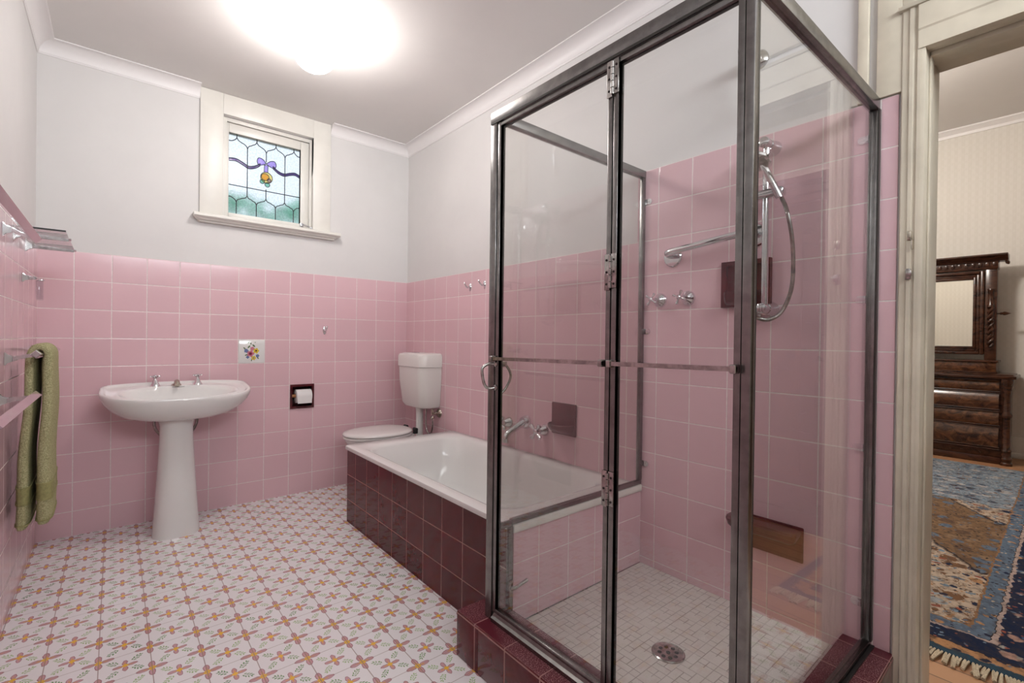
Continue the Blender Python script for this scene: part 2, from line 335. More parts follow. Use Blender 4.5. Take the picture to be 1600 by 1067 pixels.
def loft(bm, rings, cap0=True, cap1=True, mi=0, closed=True):
    R = [[bm.verts.new(p) for p in r] for r in rings]; n = len(R[0])
    for i in range(len(R)-1):
        for j in range(n if closed else n-1):
            f = bm.faces.new((R[i][j], R[i][(j+1) % n], R[i+1][(j+1) % n], R[i+1][j])); f.material_index = mi
    if cap0: bm.faces.new(R[0]).material_index = mi
    if cap1: bm.faces.new(R[-1][::-1]).material_index = mi
    return bm
def frame_of(d):
    d = Vector(d).normalized(); a = Vector((0, 0, 1)) if abs(d.z) < .9 else Vector((1, 0, 0)); u = d.cross(a).normalized(); return u, u.cross(d).normalized()
def lathe(bm, prof, origin, axis=(0, 0, 1), n=28, mi=0, cap=True):
    """prof = [(r, h)...] along axis from origin"""
    A = Vector(axis).normalized(); u, v = frame_of(A); o = Vector(origin)
    rings = [[o + A*h + (u*math.cos(2*PI*k/n) + v*math.sin(2*PI*k/n))*max(r, 1e-4) for k in range(n)] for r, h in prof]
    return loft(bm, rings, cap, cap, mi)
def tube(bm, pts, r, n=12, cap=True, mi=0, rad=None):
    pts = [Vector(p) for p in pts]; rings = []; u = None
    for i, p in enumerate(pts):
        d = (pts[min(i+1, len(pts)-1)] - pts[max(i-1, 0)]).normalized()
        if u is None: u, v = frame_of(d)
        else: u = (u - d*u.dot(d)).normalized(); v = u.cross(d)
        rr = rad[i] if rad else r
        rings.append([p + (u*math.cos(2*PI*k/n) + v*math.sin(2*PI*k/n))*rr for k in range(n)])
    return loft(bm, rings, cap, cap, mi)
def spline(P, n=8):
    P = [Vector(p) for p in P]; Q = [2*P[0]-P[1]] + P + [2*P[-1]-P[-2]]; out = []
    for i in range(1, len(Q)-2):
        for k in range(n):
            t = k/n; a, b, c, d = Q[i-1], Q[i], Q[i+1], Q[i+2]
            out.append(.5*((2*b) + (c-a)*t + (2*a-5*b+4*c-d)*t*t + (3*b-a-3*c+d)*t**3))
    out.append(P[-1]); return out
def prism(bm, poly, axis, a, b, bev=0, mi=0):
    """extrude 2D polygon along axis 0/1/2 from a to b; poly coords are the other two axes in order"""
    def P(q, t):
        v = [0, 0, 0]; o = [i for i in range(3) if i != axis]; v[axis] = t; v[o[0]], v[o[1]] = q; return v
    loft(bm, [[P(q, a) for q in poly], [P(q, b) for q in poly]], True, True, mi); return bm
def wall_grid(bm, ax, t0, t1, us, vs, holes, mi=0):
    """solid panel normal to axis ax between t0..t1 with rectangular holes (u0,u1,v0,v1)"""
    U = sorted(set([us[0], us[1]] + [h[i] for h in holes for i in (0, 1) if us[0] < h[i] < us[1]])); V = sorted(set([vs[0], vs[1]] + [h[i] for h in holes for i in (2, 3) if vs[0] < h[i] < vs[1]]))
    def solid(i, j):
        if i < 0 or j < 0 or i >= len(U)-1 or j >= len(V)-1: return False
        cu = (U[i]+U[i+1])/2; cv = (V[j]+V[j+1])/2
        return not any(h[0] < cu < h[1] and h[2] < cv < h[3] for h in holes)
    def P(u, v, t):
        o = [i for i in range(3) if i != ax]; q = [0, 0, 0]; q[ax] = t; q[o[0]] = u; q[o[1]] = v; return bm.verts.new(q)
    def quad(c): bm.faces.new([P(*p) for p in c]).material_index = mi
    for i in range(len(U)-1):
        for j in range(len(V)-1):
            if not solid(i, j): continue
            a, b, c, d = U[i], U[i+1], V[j], V[j+1]
            for t in (t0, t1): quad([(a, c, t), (b, c, t), (b, d, t), (a, d, t)])
            if not solid(i-1, j): quad([(a, c, t0), (a, d, t0), (a, d, t1), (a, c, t1)])
            if not solid(i+1, j): quad([(b, c, t0), (b, d, t0), (b, d, t1), (b, c, t1)])
            if not solid(i, j-1): quad([(a, c, t0), (b, c, t0), (b, c, t1), (a, c, t1)])
            if not solid(i, j+1): quad([(a, d, t0), (b, d, t0), (b, d, t1), (a, d, t1)])
    return bm
def rrect(x0, x1, y0, y1, r, n=6):
    out = []
    for cx, cy, a0 in ((x1-r, y1-r, 0), (x0+r, y1-r, PI/2), (x0+r, y0+r, PI), (x1-r, y0+r, 3*PI/2)):
        for k in range(n+1): a = a0 + k/n*PI/2; out.append((cx + r*math.cos(a), cy + r*math.sin(a)))
    return out

# ------------------------------------------------------------------ room shell
XR, XL, ZC, YF = 2.076, .014, 2.553, -4.35
WX = XR + .185          # bedroom side of the dividing wall
BX0, BX1, BY0, BY1, BZ = WX, 6.85, -5.6, -.9, 3.25
TT = .007               # tile thickness
box_floor = struct(link('floor', B((XL-.15, YF-.1, -.1), (XR+.185, .15, 0)), 'floor'))
struct(link('floor_bedroom', B((BX0, BY0, -.1), (BX1+.1, BY1, 0)), 'bedfloor'))
struct(link('floor_shower', B((1.34, -2.95, -.0), (XR, -2.18, .10)), 'shower_floor'))
WIN = (.823, 1.361, 1.800, 2.425); NICHE = (1.231, 1.364, .588, .728)
wb = struct(link('wall_back', wall_grid(bmesh.new(), 1, TT, .30, (XL-.15, XR+.15), (0, ZC), [WIN, NICHE]), 'white_wall', smooth=False))
struct(link('wall_tiles_back', wall_grid(bmesh.new(), 1, 0, TT, (XL, XR), (0, T*10+ZO), [NICHE]), 'pink_back', wb, smooth=False))
DOOR = (-4.02, -3.094, 0, 1.93)
wr = struct(link('wall_right', wall_grid(bmesh.new(), 0, XR+TT, WX, (YF-.1, .3), (0, BZ), [DOOR]), 'white_wall', smooth=False))
bm = wall_grid(bmesh.new(), 0, XR, XR+TT, (-2.142, 0), (0, T*10+ZO), [])
wall_grid(bm, 0, XR, XR+TT, (-3.045, -2.142), (0, T*12+ZO), [])
struct(link('wall_tiles_right', bm, 'pink_right', wr, smooth=False))
wl = struct(link('wall_left', B((XL-.2, YF-.1, 0), (XL-TT, .3, ZC)), 'white_wall', smooth=False))
struct(link('wall_tiles_left', B((XL-TT, YF, 0), (XL, 0, T*10+ZO)), 'pink_left', wl, smooth=False))
RW = (.10, 1.95, 2.07, 2.47)  # opening for the added rear window, made to let fill light in
struct(link('wall_rear', wall_grid(bmesh.new(), 1, YF-.2, YF, (XL-.2, WX), (0, ZC), [RW]), 'white_wall', smooth=False))
struct(link('ceiling', B((XL-.2, YF-.2, ZC), (XR+.1, .3, ZC+.1)), 'ceiling', smooth=False))
# cove cornices
def cove(name, pts_a, pts_b, inward, m='cornice'):
    """strip from a to b (xy), inward = unit vector into room"""
    s = .064; prof = [(0, ZC), (0, ZC-s-.006), (.004, ZC-s-.006), (.006, ZC-s)]
    for k in range(9):
        a = k/8*PI/2; prof.append((.008 + (s-.010)*(1-math.cos(a)), ZC - s + .002 + (s-.008)*math.sin(a)))
    prof += [(s, ZC-.006), (s+.004, ZC-.005), (s+.004, ZC)]
    bm = bmesh.new(); I = Vector((*inward, 0))
    rings = [[Vector((*p, 0)) + I*q[0] + Vector((0, 0, q[1])) for q in prof] for p in (pts_a, pts_b)]
    loft(bm, rings); return struct(link(name, bm, m, angle=25))
cove('trim_1', (XL-TT, TT), (.700, TT), (0, -1)); cove('trim_2', (1.474, TT), (XR+TT, TT), (0, -1))
cove('trim_3', (XR+TT, 0), (XR+TT, YF), (-1, 0)); cove('trim_4', (XL-TT, 0), (XL-TT, YF), (1, 0))
# bedroom shell
struct(link('wall_bedroom_far', B((BX1, BY0, 0), (BX1+.1, BY1, BZ)), 'wallpaper', smooth=False))
struct(link('wall_bedroom_left', B((BX0, BY1, 0), (BX1+.1, BY1+.1, BZ)), 'wallpaper', smooth=False))
struct(link('wall_bedroom_right', B((BX0, BY0-.1, 0), (BX1+.1, BY0, BZ)), 'wallpaper', smooth=False))
struct(link('ceiling_bedroom', B((BX0, BY0-.1, BZ), (BX1+.1, BY1+.1, BZ+.1)), 'ceiling', smooth=False))
struct(link('wall_bedroom_near', wall_grid(bmesh.new(), 0, WX, WX+.01, (BY0, BY1), (0, BZ), [DOOR]), 'wallpaper', smooth=False))
prof = [(BX1, BZ), (BX1, BZ-.075), (BX1-.012, BZ-.075), (BX1-.016, BZ-.05), (BX1-.045, BZ-.02), (BX1-.06, BZ-.014), (BX1-.06, BZ)]
struct(link('trim_5', prism(bmesh.new(), prof, 1, BY0, BY1), 'cornice', angle=25))
bm = B((BX1-.022, BY0, 0), (BX1, BY1, .20), .004); box(bm, (BX1-.03, BY0, 0), (BX1, BY1, .05), .004)
struct(link('baseboard_bedroom', bm, 'cream'))

# ------------------------------------------------------------------ window
w0 = bpy.data.objects.new('window_1', None); C.objects.link(w0); w0.location = (1.09, 0, 1.77); struct(w0)
x0, x1, z0, z1 = WIN
def frame_rect(bm, a, b, c, d, wL, wR, wB, wT, y0, y1, bev=.003):
    box(bm, (a, y0, c), (a+wL, y1, d), bev); box(bm, (b-wR, y0, c), (b, y1, d), bev)
    box(bm, (a+wL, y0, d-wT), (b-wR, y1, d), bev)
    if wB: box(bm, (a+wL, y0, c), (b-wR, y1, c+wB), bev)
    return bm
bm = frame_rect(bmesh.new(), .700, 1.472, 1.79, ZC-.001, .120, .118, 0, .125, -.010, .030, .002)
link('architrave', bm, 'cream', w0)
# inner lining of the opening with stepped stop beads
bm = frame_rect(bmesh.new(), x0, x1, z0-.02, z1, .012, .012, .02, .012, .03, .28, .001)
frame_rect(bm, x0+.010, x1-.010, z0, z1-.01, .012, .012, 0, .012, .030, .042, .001)
frame_rect(bm, x0+.008, x1-.008, z0, z1-.008, .02, .02, 0, .02, .085, .12, .001)
link('window_frame', bm, 'cream', w0)
bm = frame_rect(bmesh.new(), x0+.012, x1-.012, z0, z1-.02, .024, .062, .040, .06, .048, .083, .004)
sash = link('sash', bm, 'cream', w0)
gx0, gx1, gz0, gz1 = .857, 1.290, 1.838, 2.350
GY = .066
link('window_pane', B((gx0-.006, GY-.001, gz0-.006), (gx1+.006, GY+.002, gz1+.006)), 'pane', sash)
def G(u, v, dy=0): return Vector((gx0+(gx1-gx0)*u, GY-.003+dy, gz1-(gz1-gz0)*v))
bm = bmesh.new()
def ln(pts, r=.0028): tube(bm, [G(*p) for p in pts], r, 6)
def og(xs, vs_): return [(p.x, p.y) for p in spline([Vector((a, b, 0)) for a, b in zip(xs, vs_)], 5)]
for (a, b, c) in ((.11, .25, .375), (.375, .505, .64), (.64, .77, .90)):
    ln(og([a, a+.02, a+.06, (a+b)/2+.02, b-.015, b], [.045, .075, .095, .105, .125, .155])); ln(og([c, c-.02, c-.06, (c+b)/2-.01, b+.02, b], [.045, .075, .095, .105, .12, .155]))
    ln(og([a, a+.015, a+.05, (a+b)/2, b-.02, b], [.845, .815, .80, .79, .775, .745])); ln(og([c, c-.015, c-.05, (c+b)/2, b+.02, b], [.845, .815, .80, .79, .775, .745]))
    ln([(b, .155), (b, .745)] if b != .505 else [(b, .155), (b, .27)])
ln([(.505, .62), (.505, .745)])
for a in (.11, .375, .64, .90): ln([(a, 0), (a, .045)]); ln([(a, .845), (a, 1)])
ln(og([0, .04, .09, .11], [.10, .10, .075, .045])); ln(og([1, .96, .92, .90], [.10, .10, .075, .045])); ln(og([0, .04, .09, .11], [.79, .79, .815, .845])); ln(og([1, .96, .92, .90], [.79, .79, .815, .845]))
ln([(0, .642), (1, .642)]); ln([(0, 0), (1, 0), (1, 1), (0, 1), (0, 0)], .003)
rib = og([0, .1, .19, .27, .36, .42], [.335, .325, .355, .385, .36, .32]) ; rib2 = og([.60, .68, .76, .84, .92, 1.0], [.32, .37, .385, .36, .345, .375])
link('lead_came', bm, 'lead', sash)
def flat(pts, mat_name, name, dy=-.001, outline=True, th=.004):
    bm2 = bmesh.new(); P = [G(*p) for p in pts]; loft(bm2, [[p+Vector((0, dy, 0)) for p in P], [p+Vector((0, dy+th, 0)) for p in P]])
    o = link(name, bm2, mat_name, sash, smooth=False)
    if outline:
        b3 = bmesh.new(); tube(b3, [p+Vector((0, dy-.001, 0)) for p in P+[P[0]]], .0022, 6); link('lead_outline', b3, 'lead', o)
    return o
for r_ in (rib, rib2): flat([(a, b-.017) for a, b in r_] + [(a, b+.017) for a, b in reversed(r_)], 'purple', 'ribbon_glass')
flat(og([.505, .46, .40, .38, .40, .455, .505], [.292, .245, .235, .28, .325, .315, .292])[:-1], 'lilac', 'bow_glass')
flat(og([.505, .56, .62, .645, .62, .56, .505], [.292, .25, .24, .285, .33, .32, .292])[:-1], 'lilac', 'bow_glass')
flat([(.48, .31), (.53, .31), (.528, .40), (.475, .40)], 'lilac', 'bow_glass')
def circ(cx, cy, r, n=20): return [(cx + r/ (gx1-gx0)*math.cos(2*PI*k/n), cy + r/(gz1-gz0)*math.sin(2*PI*k/n)) for k in range(n)]
flat(circ(.51, .47, .036), 'yellowg', 'rose_glass'); flat(circ(.49, .465, .023), 'amber', 'rose_glass', -.005); flat(circ(.545, .50, .012), 'lilac', 'rose_glass', -.005)
flat(circ(.45, .53, .014), 'greeng', 'leaf_glass', -.005); flat(circ(.52, .56, .015), 'greeng', 'leaf_glass', -.005)
w2 = bpy.data.objects.new('fill_window', None); C.objects.link(w2); w2.location = (1.0, YF, .95); struct(w2)  # invented window behind the camera, added for soft fill
link('window_frame', frame_rect(bmesh.new(), RW[0]-.06, RW[1]+.06, RW[2]-.06, RW[3]+.06, .08, .08, .08, .08, YF-.12, YF+.015), 'cream', w2)
link('window_pane', B((RW[0]+.01, YF-.08, RW[2]+.01), (RW[1]-.01, YF-.076, RW[3]-.01)), 'glass', w2, smooth=False)
# sill
prof = [(TT, 1.745), (-.022, 1.745), (-.024, 1.752), (-.040, 1.757), (-.046, 1.765), (-.058, 1.768), (-.066, 1.774), (-.066, 1.786), (-.060, 1.792), (.05, 1.797), (.05, 1.78), (TT, 1.78)]
bm = bmesh.new(); prism(bm, prof, 0, .668, 1.528)
bmesh.ops.translate(bm, verts=[v for v in bm.verts if v.co.x > 1.5 and v.co.z < 1.765], vec=(-.03, 0, 0)); bmesh.ops.translate(bm, verts=[v for v in bm.verts if v.co.x < .7 and v.co.z < 1.765], vec=(.03, 0, 0))
link('window_sill', bm, 'cream', w0, angle=20)
bm = bmesh.new(); box(bm, (1.283, .030, 1.812), (1.305, .048, 1.842), .003); tube(bm, spline([(1.294, .03, 1.83), (1.30, .005, 1.825), (1.325, -.015, 1.812), (1.345, -.02, 1.805)]), .006, 8); lathe(bm, [(0, 0), (.010, 0), (.010, .012), (0, .014)], (1.294, .03, 1.828), (0, -1, 0), 12)
link('window_catch', bm, 'chrome', w0)

# ------------------------------------------------------------------ door frame in right wall
d0 = bpy.data.objects.new('door_1', None); C.objects.link(d0); d0.location = (XR, DOOR[1], 0); struct(d0)
def arch_prof(y0, y1, sgn):
    return [(XR+TT, y0), (XR-.010, y0), (XR-.013, y0+sgn*.003), (XR-.013, y0+sgn*.016), (XR-.018, y0+sgn*.019), (XR-.018, y0+sgn*.027), (XR-.014, y0+sgn*.030), (XR-.014, y1-sgn*.010), (XR-.019, y1-sgn*.007), (XR-.019, y1), (XR+TT, y1)]
bm = bmesh.new(); prism(bm, arch_prof(-3.052, -3.096, -1), 2, 0, 2.03); prism(bm, arch_prof(-4.09, -4.020, 1), 2, 0, 2.03)
bh = bmesh.new(); prism(bh, [(XR-.0215, 1.904), (XR-.0215, 1.915), (XR-.0205, 1.918), (XR-.0205, 1.955), (XR-.0235, 1.96), (XR-.0215, 2.0285), (XR+.005, 2.0285), (XR+.005, 1.904)], 1, -4.025, -3.0905)
link('head_architrave', bh, 'cream_old', d0, angle=25)
link('head_cap', B((XR-.026, -4.10, 2.0295), (XR+TT, -3.045, 2.042), .002), 'cream_old', d0)
link('architrave', bm, 'cream_old', d0, angle=25)
bm = bmesh.new(); box(bm, (XR-.018, DOOR[1]-.012, 0), (WX+.012, DOOR[1]+.004, DOOR[3]+.012), .001); box(bm, (XR-.018, DOOR[0]-.004, 0), (WX+.012, DOOR[0]+.012, DOOR[3]), .001); box(bm, (XR-.018, DOOR[0], DOOR[3]-.02), (WX+.012, DOOR[1], DOOR[3]+.004), .001)
box(bm, (XR+.035, DOOR[1]-.018, 0), (XR+.07, DOOR[1]-.012, DOOR[3]-.02), .002); box(bm, (XR+.035, DOOR[0]+.012, DOOR[3]-.035), (XR+.10, DOOR[1]-.012, DOOR[3]-.02), .002)
link('door_jamb', bm, 'cream_old', d0)
bm = B((XR-.024, -3.082, 1.25), (XR-.012, -3.070, 1.282), .002); box(bm, (XR-.034, -3.086, 1.258), (XR-.022, -3.072, 1.276), .003); link('lock_keeper', bm, 'old_chrome', d0)
bm = B((XR-.020, -3.082, 1.362), (XR-.012, -3.072, 1.390), .002); tube(bm, [(XR-.018, -3.080, 1.37), (XR-.026, -3.085, 1.36), (XR-.026, -3.085, 1.335)], .003, 8); link('hook_keeper', bm, 'brass_dull', d0)
# boards over the tiles beside the door
bm = B((XR-.012, -2.972, 1.803), (XR+TT, -2.944, ZC-.07), .003); box(bm, (XR-.009, -3.052, 1.803), (XR+TT, -2.992, ZC-.07), .002); box(bm, (XR-.009, -3.10, 2.042), (XR+TT, -3.052, ZC-.07), .002)
struct(link('trim_6', bm, 'cream_old'))
# frieze above the door
bm = B((XR-.012, -4.1, 2.075), (XR+TT, -3.105, 2.40), .004); struct(link('trim_7', bm, 'cream_old'))

# ------------------------------------------------------------------ bathtub
ZR = .441; BXF = 1.350; BY_0, BY_1 = -.690, -2.150
tub = thing('bathtub', 'white built-in bathtub with a maroon tiled front panel along the right wall', 'bathtub', (1.7, -1.43, 0))
def ring(x0, x1, y0, y1, r, z, n=8): return [(x, y, z) for x, y in rrect(x0, x1, y0, y1, r, n)]
e = .008
rings = [ring(BXF+.21, XR-.21, BY_1+.41, BY_0-.31, .10, .075), ring(BXF+.13, XR-.14, BY_1+.29, BY_0-.21, .14, .092), ring(BXF+.09, XR-.10, BY_1+.22, BY_0-.16, .14, .155), ring(BXF+.065, XR-.075, BY_1+.14, BY_0-.125, .13, .30), ring(BXF+.050, XR-.062, BY_1+.09, BY_0-.105, .12, .41), ring(BXF-e, XR-.001, BY_1, BY_0+e, .006, .4165), ring(BXF-e-.003, XR-.001, BY_1, BY_0+e+.003, .010, .424), ring(BXF-e-.002, XR-.001, BY_1, BY_0+e+.002, .014, ZR-.004), ring(BXF-.002, XR-.004, BY_1+.004, BY_0+.002, .016, ZR),
         ring(BXF+.035, XR-.045, BY_1+.06, BY_0-.075, .09, ZR+.001), ring(BXF+.050, XR-.062, BY_1+.085, BY_0-.10, .11, ZR-.004), ring(BXF+.060, XR-.072, BY_1+.10, BY_0-.115, .12, ZR-.018),
         ring(BXF+.075, XR-.085, BY_1+.15, BY_0-.135, .13, .30), ring(BXF+.10, XR-.11, BY_1+.23, BY_0-.17, .14, .16), ring(BXF+.14, XR-.15, BY_1+.30, BY_0-.22, .14, .10), ring(BXF+.22, XR-.22, BY_1+.42, BY_0-.32, .10, .085)]
link('basin', loft(bmesh.new(), rings, True, True), 'enamel', tub, angle=50)
bm = bmesh.new(); lathe(bm, [(.0, 0), (.03, 0), (.032, .003), (.0, .004)], (1.71, -1.0, .086)); link('drain_ring', bm, 'chrome', tub)
link('front_panel', B((BXF, -2.1745, HZ+.002 if 0 else 0), (BXF+.03, BY_0, .4165), .0012, 1), 'mar_front', tub, smooth=False)
link('rear_panel', B((BXF+.03, BY_0-.03, 0), (XR, BY_0, .4165)), 'mar_front', tub, smooth=False)
link('end_panel', B((BXF+.001, LY-.004 if 0 else -2.176, .10), (XR-.0005, BY_1+.0015, .412)), 'pink_end', tub, smooth=False)
# ------------------------------------------------------------------ shower kerb
HX0, HX1, HZ = 1.203, 1.352, .150; HY0, HY1, HYI = -2.058, -3.056, -2.925
kerb = thing('shower_kerb', 'L-shaped maroon tiled kerb around the shower floor', 'shower kerb', (HX0, HY0, 0))
bm = B((HX0, HY1, 0), (HX1, -2.178, HZ), .0025, 2); 
link('front_kerb', bm, 'mar_hobf', kerb)
link('kerb_end_tile', B((HX0, -2.178, 0), (BXF-.0005, HY0, HZ), .0025, 2), 'mar_hobf', kerb)
link('front_kerb_top', B((HX0+.002, HY1+.002, HZ-.001), (BXF-.002, HY0-.002, HZ+.0015)), 'mar_topf', kerb)
link('side_kerb', B((HX1, HY1, 0), (XR-.001, HYI, HZ), .0025, 2), 'mar_hobs', kerb)
link('side_kerb_top', B((HX1-.002, HY1+.002, HZ-.001), (XR-.002, HYI-.002, HZ+.0015)), 'mar_tops', kerb)

# drain
dr = thing('floor_drain', 'round grey metal drain grate set in the shower floor', 'drain', (1.632, -2.588, .10))
bm = bmesh.new(); lathe(bm, [(0, 0), (.050, 0), (.050, .003), (.047, .005), (.043, .003), (0, .002)], (1.632, -2.588, .1), n=32); link('rim', bm, 'old_chrome', dr)
for k in range(9):
    a = k*2*PI/8; r_ = .0 if k == 8 else .026
    bm = bmesh.new(); lathe(bm, [(0, 0), (.0065, 0), (.0065, .0014), (0, .0015)], (1.632+r_*math.cos(a), -2.588+r_*math.sin(a), .1018), n=10); link('drain_hole', bm, 'void', dr)

# ------------------------------------------------------------------ shower screen
sc = thing('shower_screen', 'framed glass shower screen with hinged door on the maroon kerb', 'shower screen', (1.27, -2.6, .152))
FX, LY, RY = 1.268, -2.172, -2.972; ZT = 1.805; ZB = .152
def bar(name, a, b, parent=sc, mat='alu', bev=.0025): return link(name, B(a, b, bev), mat, parent)
# left corner post (angle with two strips and a black gap)
bar('corner_post', (FX-.012, LY-.004, ZB), (FX+.012, LY+.028, ZT-.036)); bar('seal_strip', (FX-.008, LY-.008, ZB), (FX+.010, LY-.003, ZT-.036), mat='alu_dark', bev=0)
# big front right corner post
bm = B((FX-.012, RY-.009, ZB), (FX+.010, RY+.009, ZT-.02), .0025); link('corner_post', bm, 'alu', sc)
bar('seal_strip', (FX+.010, RY-.008, ZB), (FX+.015, RY+.002, ZT-.02), mat='alu_dark', bev=0)
# header rails
bar('header_rail', (FX-.012, RY-.009, ZT-.036), (FX+.012, LY+.03, ZT)); bar('header_rail', (FX+.014, LY-.012, ZT-.036), (XR-.001, LY+.012, ZT-.004)); bar('header_rail', (FX+.014, RY-.014, ZT-.036), (XR-.001, RY+.014, ZT-.002))
bar('header_groove', (FX-.0135, RY-.005, ZT-.041), (FX-.010, LY+.026, ZT-.034), mat='alu_dark', bev=0)
# sill rails
bm = bmesh.new(); prism(bm, [(FX-.016, ZB), (FX-.016, ZB+.012), (FX-.008, ZB+.017), (FX-.004, ZB+.030), (FX+.004, ZB+.030), (FX+.008, ZB+.012), (FX+.014, ZB+.008), (FX+.014, ZB)], 1, RY+.008, LY-.008); link('sill_rail', bm, 'alu', sc, angle=20)
bar('sill_rail', (FX+.012, RY-.012, ZB), (XR-.003, RY+.012, ZB+.016)); bar('silicone_bead', (FX+.02, RY-.022, ZB-.0005), (XR-.004, RY-.012, ZB+.004), mat='rubber', bev=.001)
bar('sill_rail', (FX+.07, LY-.010, ZR+.001), (XR-.003, LY+.008, ZR+.020)); bar('under_strip', (BXF-.006, LY-.014, .414), (XR-.004, LY+.020, ZR+.0), mat='cream')
# wall channels
bar('wall_channel', (XR-.020, LY-.011, ZR+.02), (XR-.001, LY+.009, ZT-.036)); bar('wall_channel', (XR-.014, RY-.011, ZB+.016), (XR-.001, RY+.011, ZT-.036)); bar('seal_strip', (XR-.016, RY-.016, ZB+.016), (XR-.001, RY-.0115, ZT-.036), mat='alu_dark', bev=0)
# glass
def pane(name, a, b, parent): return link(name, B(a, b), 'glass', parent, smooth=False)
pane('side_glass', (FX+.012, LY-.0025, ZR+.02), (XR-.019, LY+.0015, ZT-.036), sc)
pane('side_glass', (FX+.014, RY-.002, ZB+.016), (XR-.014, RY+.002, ZT-.036), sc)
# middle stile region, fixed leaf and door leaf
YM = -2.641
def leaf(parent, y0, y1, name):   # y0 > y1 ; frame around glass
    w_ = .0145; z0_, z1_ = ZB+.030, ZT-.042
    bm = B((FX-.010, y0-w_, z0_), (FX+.008, y0, z1_), .002); box(bm, (FX-.010, y1, z0_), (FX+.008, y1+w_, z1_), .002); box(bm, (FX-.010, y1+w_, z1_-w_), (FX+.008, y0-w_, z1_), .002); box(bm, (FX-.010, y1+w_, z0_), (FX+.008, y0-w_, z0_+.014), .002)
    link(name, bm, 'alu', parent)
    bm = B((FX+.002, y0-w_-.004, z0_+.014), (FX+.006, y0-w_, z1_-w_)); box(bm, (FX+.002, y1+w_, z0_+.014), (FX+.006, y1+w_+.004, z1_-w_)); box(bm, (FX+.002, y1+w_, z1_-w_-.004), (FX+.006, y0-w_, z1_-w_))
    link('glazing_bead', bm, 'alu_dark', parent, smooth=False)
    pane('glass_panel', (FX-.003, y1+w_-.004, z0_+.010), (FX+.001, y0-w_+.004, z1_-w_+.004), parent)
fix = link('fixed_panel', B((FX-.009, YM-.015, ZB+.032), (FX+.007, YM-.0025, ZT-.044), .001), 'alu', sc)
leaf(fix, YM-.0015, RY+.0105, 'panel_frame')
door = link('shower_door', B((FX-.009, LY-.0215, ZB+.032), (FX+.007, LY-.009, ZT-.044), .001), 'alu', sc)
leaf(door, LY-.008, YM+.0015, 'door_frame')
for z_ in (1.715, 1.235, .695):
    bm = B((FX-.0135, YM+.002, z_-.045), (FX-.010, YM+.018, z_+.045), .001); box(bm, (FX-.0135, YM-.018, z_-.040), (FX-.010, YM-.002, z_+.045), .001)
    for k in range(5): lathe(bm, [(.0045, 0), (.0045, .0145)], (FX-.014, YM, z_-.040+k*.0165), n=10)
    h = link('hinge', bm, 'old_chrome', sc)
    for yy in (YM+.011, YM-.011):
        for zz in (-.030, 0, .030): bm = bmesh.new(); lathe(bm, [(0, 0), (.003, 0), (.003, .001), (0, .0015)], (FX-.0135, yy, z_+zz), (-1, 0, 0), 8); link('screw', bm, 'void', h)
# horizontal bars at waist height
for y0, y1, zz0, zz1, par in ((LY-.004, YM+.008, 1.002, 1.008, door), (YM-.006, RY+.010, 1.008, 1.012, fix)):
    bm = bmesh.new(); loft(bm, [[(FX-.030, y0, zz0-.005), (FX-.030, y0, zz0+.005), (FX-.022, y0, zz0+.005), (FX-.022, y0, zz0-.005)], [(FX-.030, y1, zz1-.005), (FX-.030, y1, zz1+.005), (FX-.022, y1, zz1+.005), (FX-.022, y1, zz1-.005)]])
    for yy, zz in ((y0-.006, zz0), (y1+.006, zz1)): box(bm, (FX-.034, yy-.006, zz-.009), (FX-.008, yy+.006, zz+.009), .002)
    link('waist_bar', bm, 'old_chrome', par)
# handles on both sides of the door edge
bm = bmesh.new(); hy = LY-.012
tube(bm, spline([(FX-.010, hy, .985), (FX-.030, hy+.016, .984), (FX-.048, hy+.022, .970), (FX-.050, hy+.018, .945), (FX-.046, hy+.012, .918), (FX-.032, hy+.008, .906), (FX-.010, hy, .908)], 6), .0048, 10)
lathe(bm, [(.009, 0), (.009, .003), (.004, .006)], (FX-.010, hy, .985), (-1, 0, 0), 12); lathe(bm, [(.009, 0), (.009, .003), (.004, .006)], (FX-.010, hy, .908), (-1, 0, 0), 12)
link('outer_handle', bm, 'old_chrome', door)
bm = bmesh.new(); tube(bm, spline([(FX+.008, hy, .985), (FX+.03, hy-.004, .978), (FX+.046, hy-.008, .945), (FX+.03, hy-.004, .905), (FX+.008, hy, .885)], 6), .0042, 10); box(bm, (FX+.006, hy-.012, .975), (FX+.028, hy+.004, .992), .003)
link('inner_handle', bm, 'old_chrome', door)
# filler panel stepping down past the bath
bm = B((FX+.012, LY-.008, ZR-.004), (FX+.076, LY+.004, ZR+.018), .002); box(bm, (FX+.056, LY-.010, ZB), (FX+.076, LY+.004, ZR-.004), .002); box(bm, (FX+.012, LY-.008, ZB), (FX+.056, LY+.004, ZB+.016), .002)
fp = link('filler_panel', bm, 'alu', sc); pane('filler_glass', (FX+.012, LY-.003, ZB+.016), (FX+.056, LY, ZR-.004), fp)
bm = bmesh.new(); box(bm, (FX+.056, LY-.014, .205), (FX+.074, LY-.008, .26), .002); tube(bm, [(FX+.065, LY-.014, .232), (FX+.075, LY-.022, .235), (FX+.125, LY-.028, .25)], .006, 8); link('catch_lever', bm, 'old_chrome', fp)
for o_ in sc.children:
    if o_.name.split('.')[0] in ('header_rail', 'side_glass', 'sill_rail', 'silicone_bead', 'wall_channel', 'seal_strip'):
        cen = sum(v.co.y for v in o_.data.vertices)/len(o_.data.vertices)
        if cen < RY+.05 and max(v.co.x for v in o_.data.vertices) > XR-.1:
            for v in o_.data.vertices: v.co.y -= .016*max(0, (v.co.x-FX)/(XR-FX))
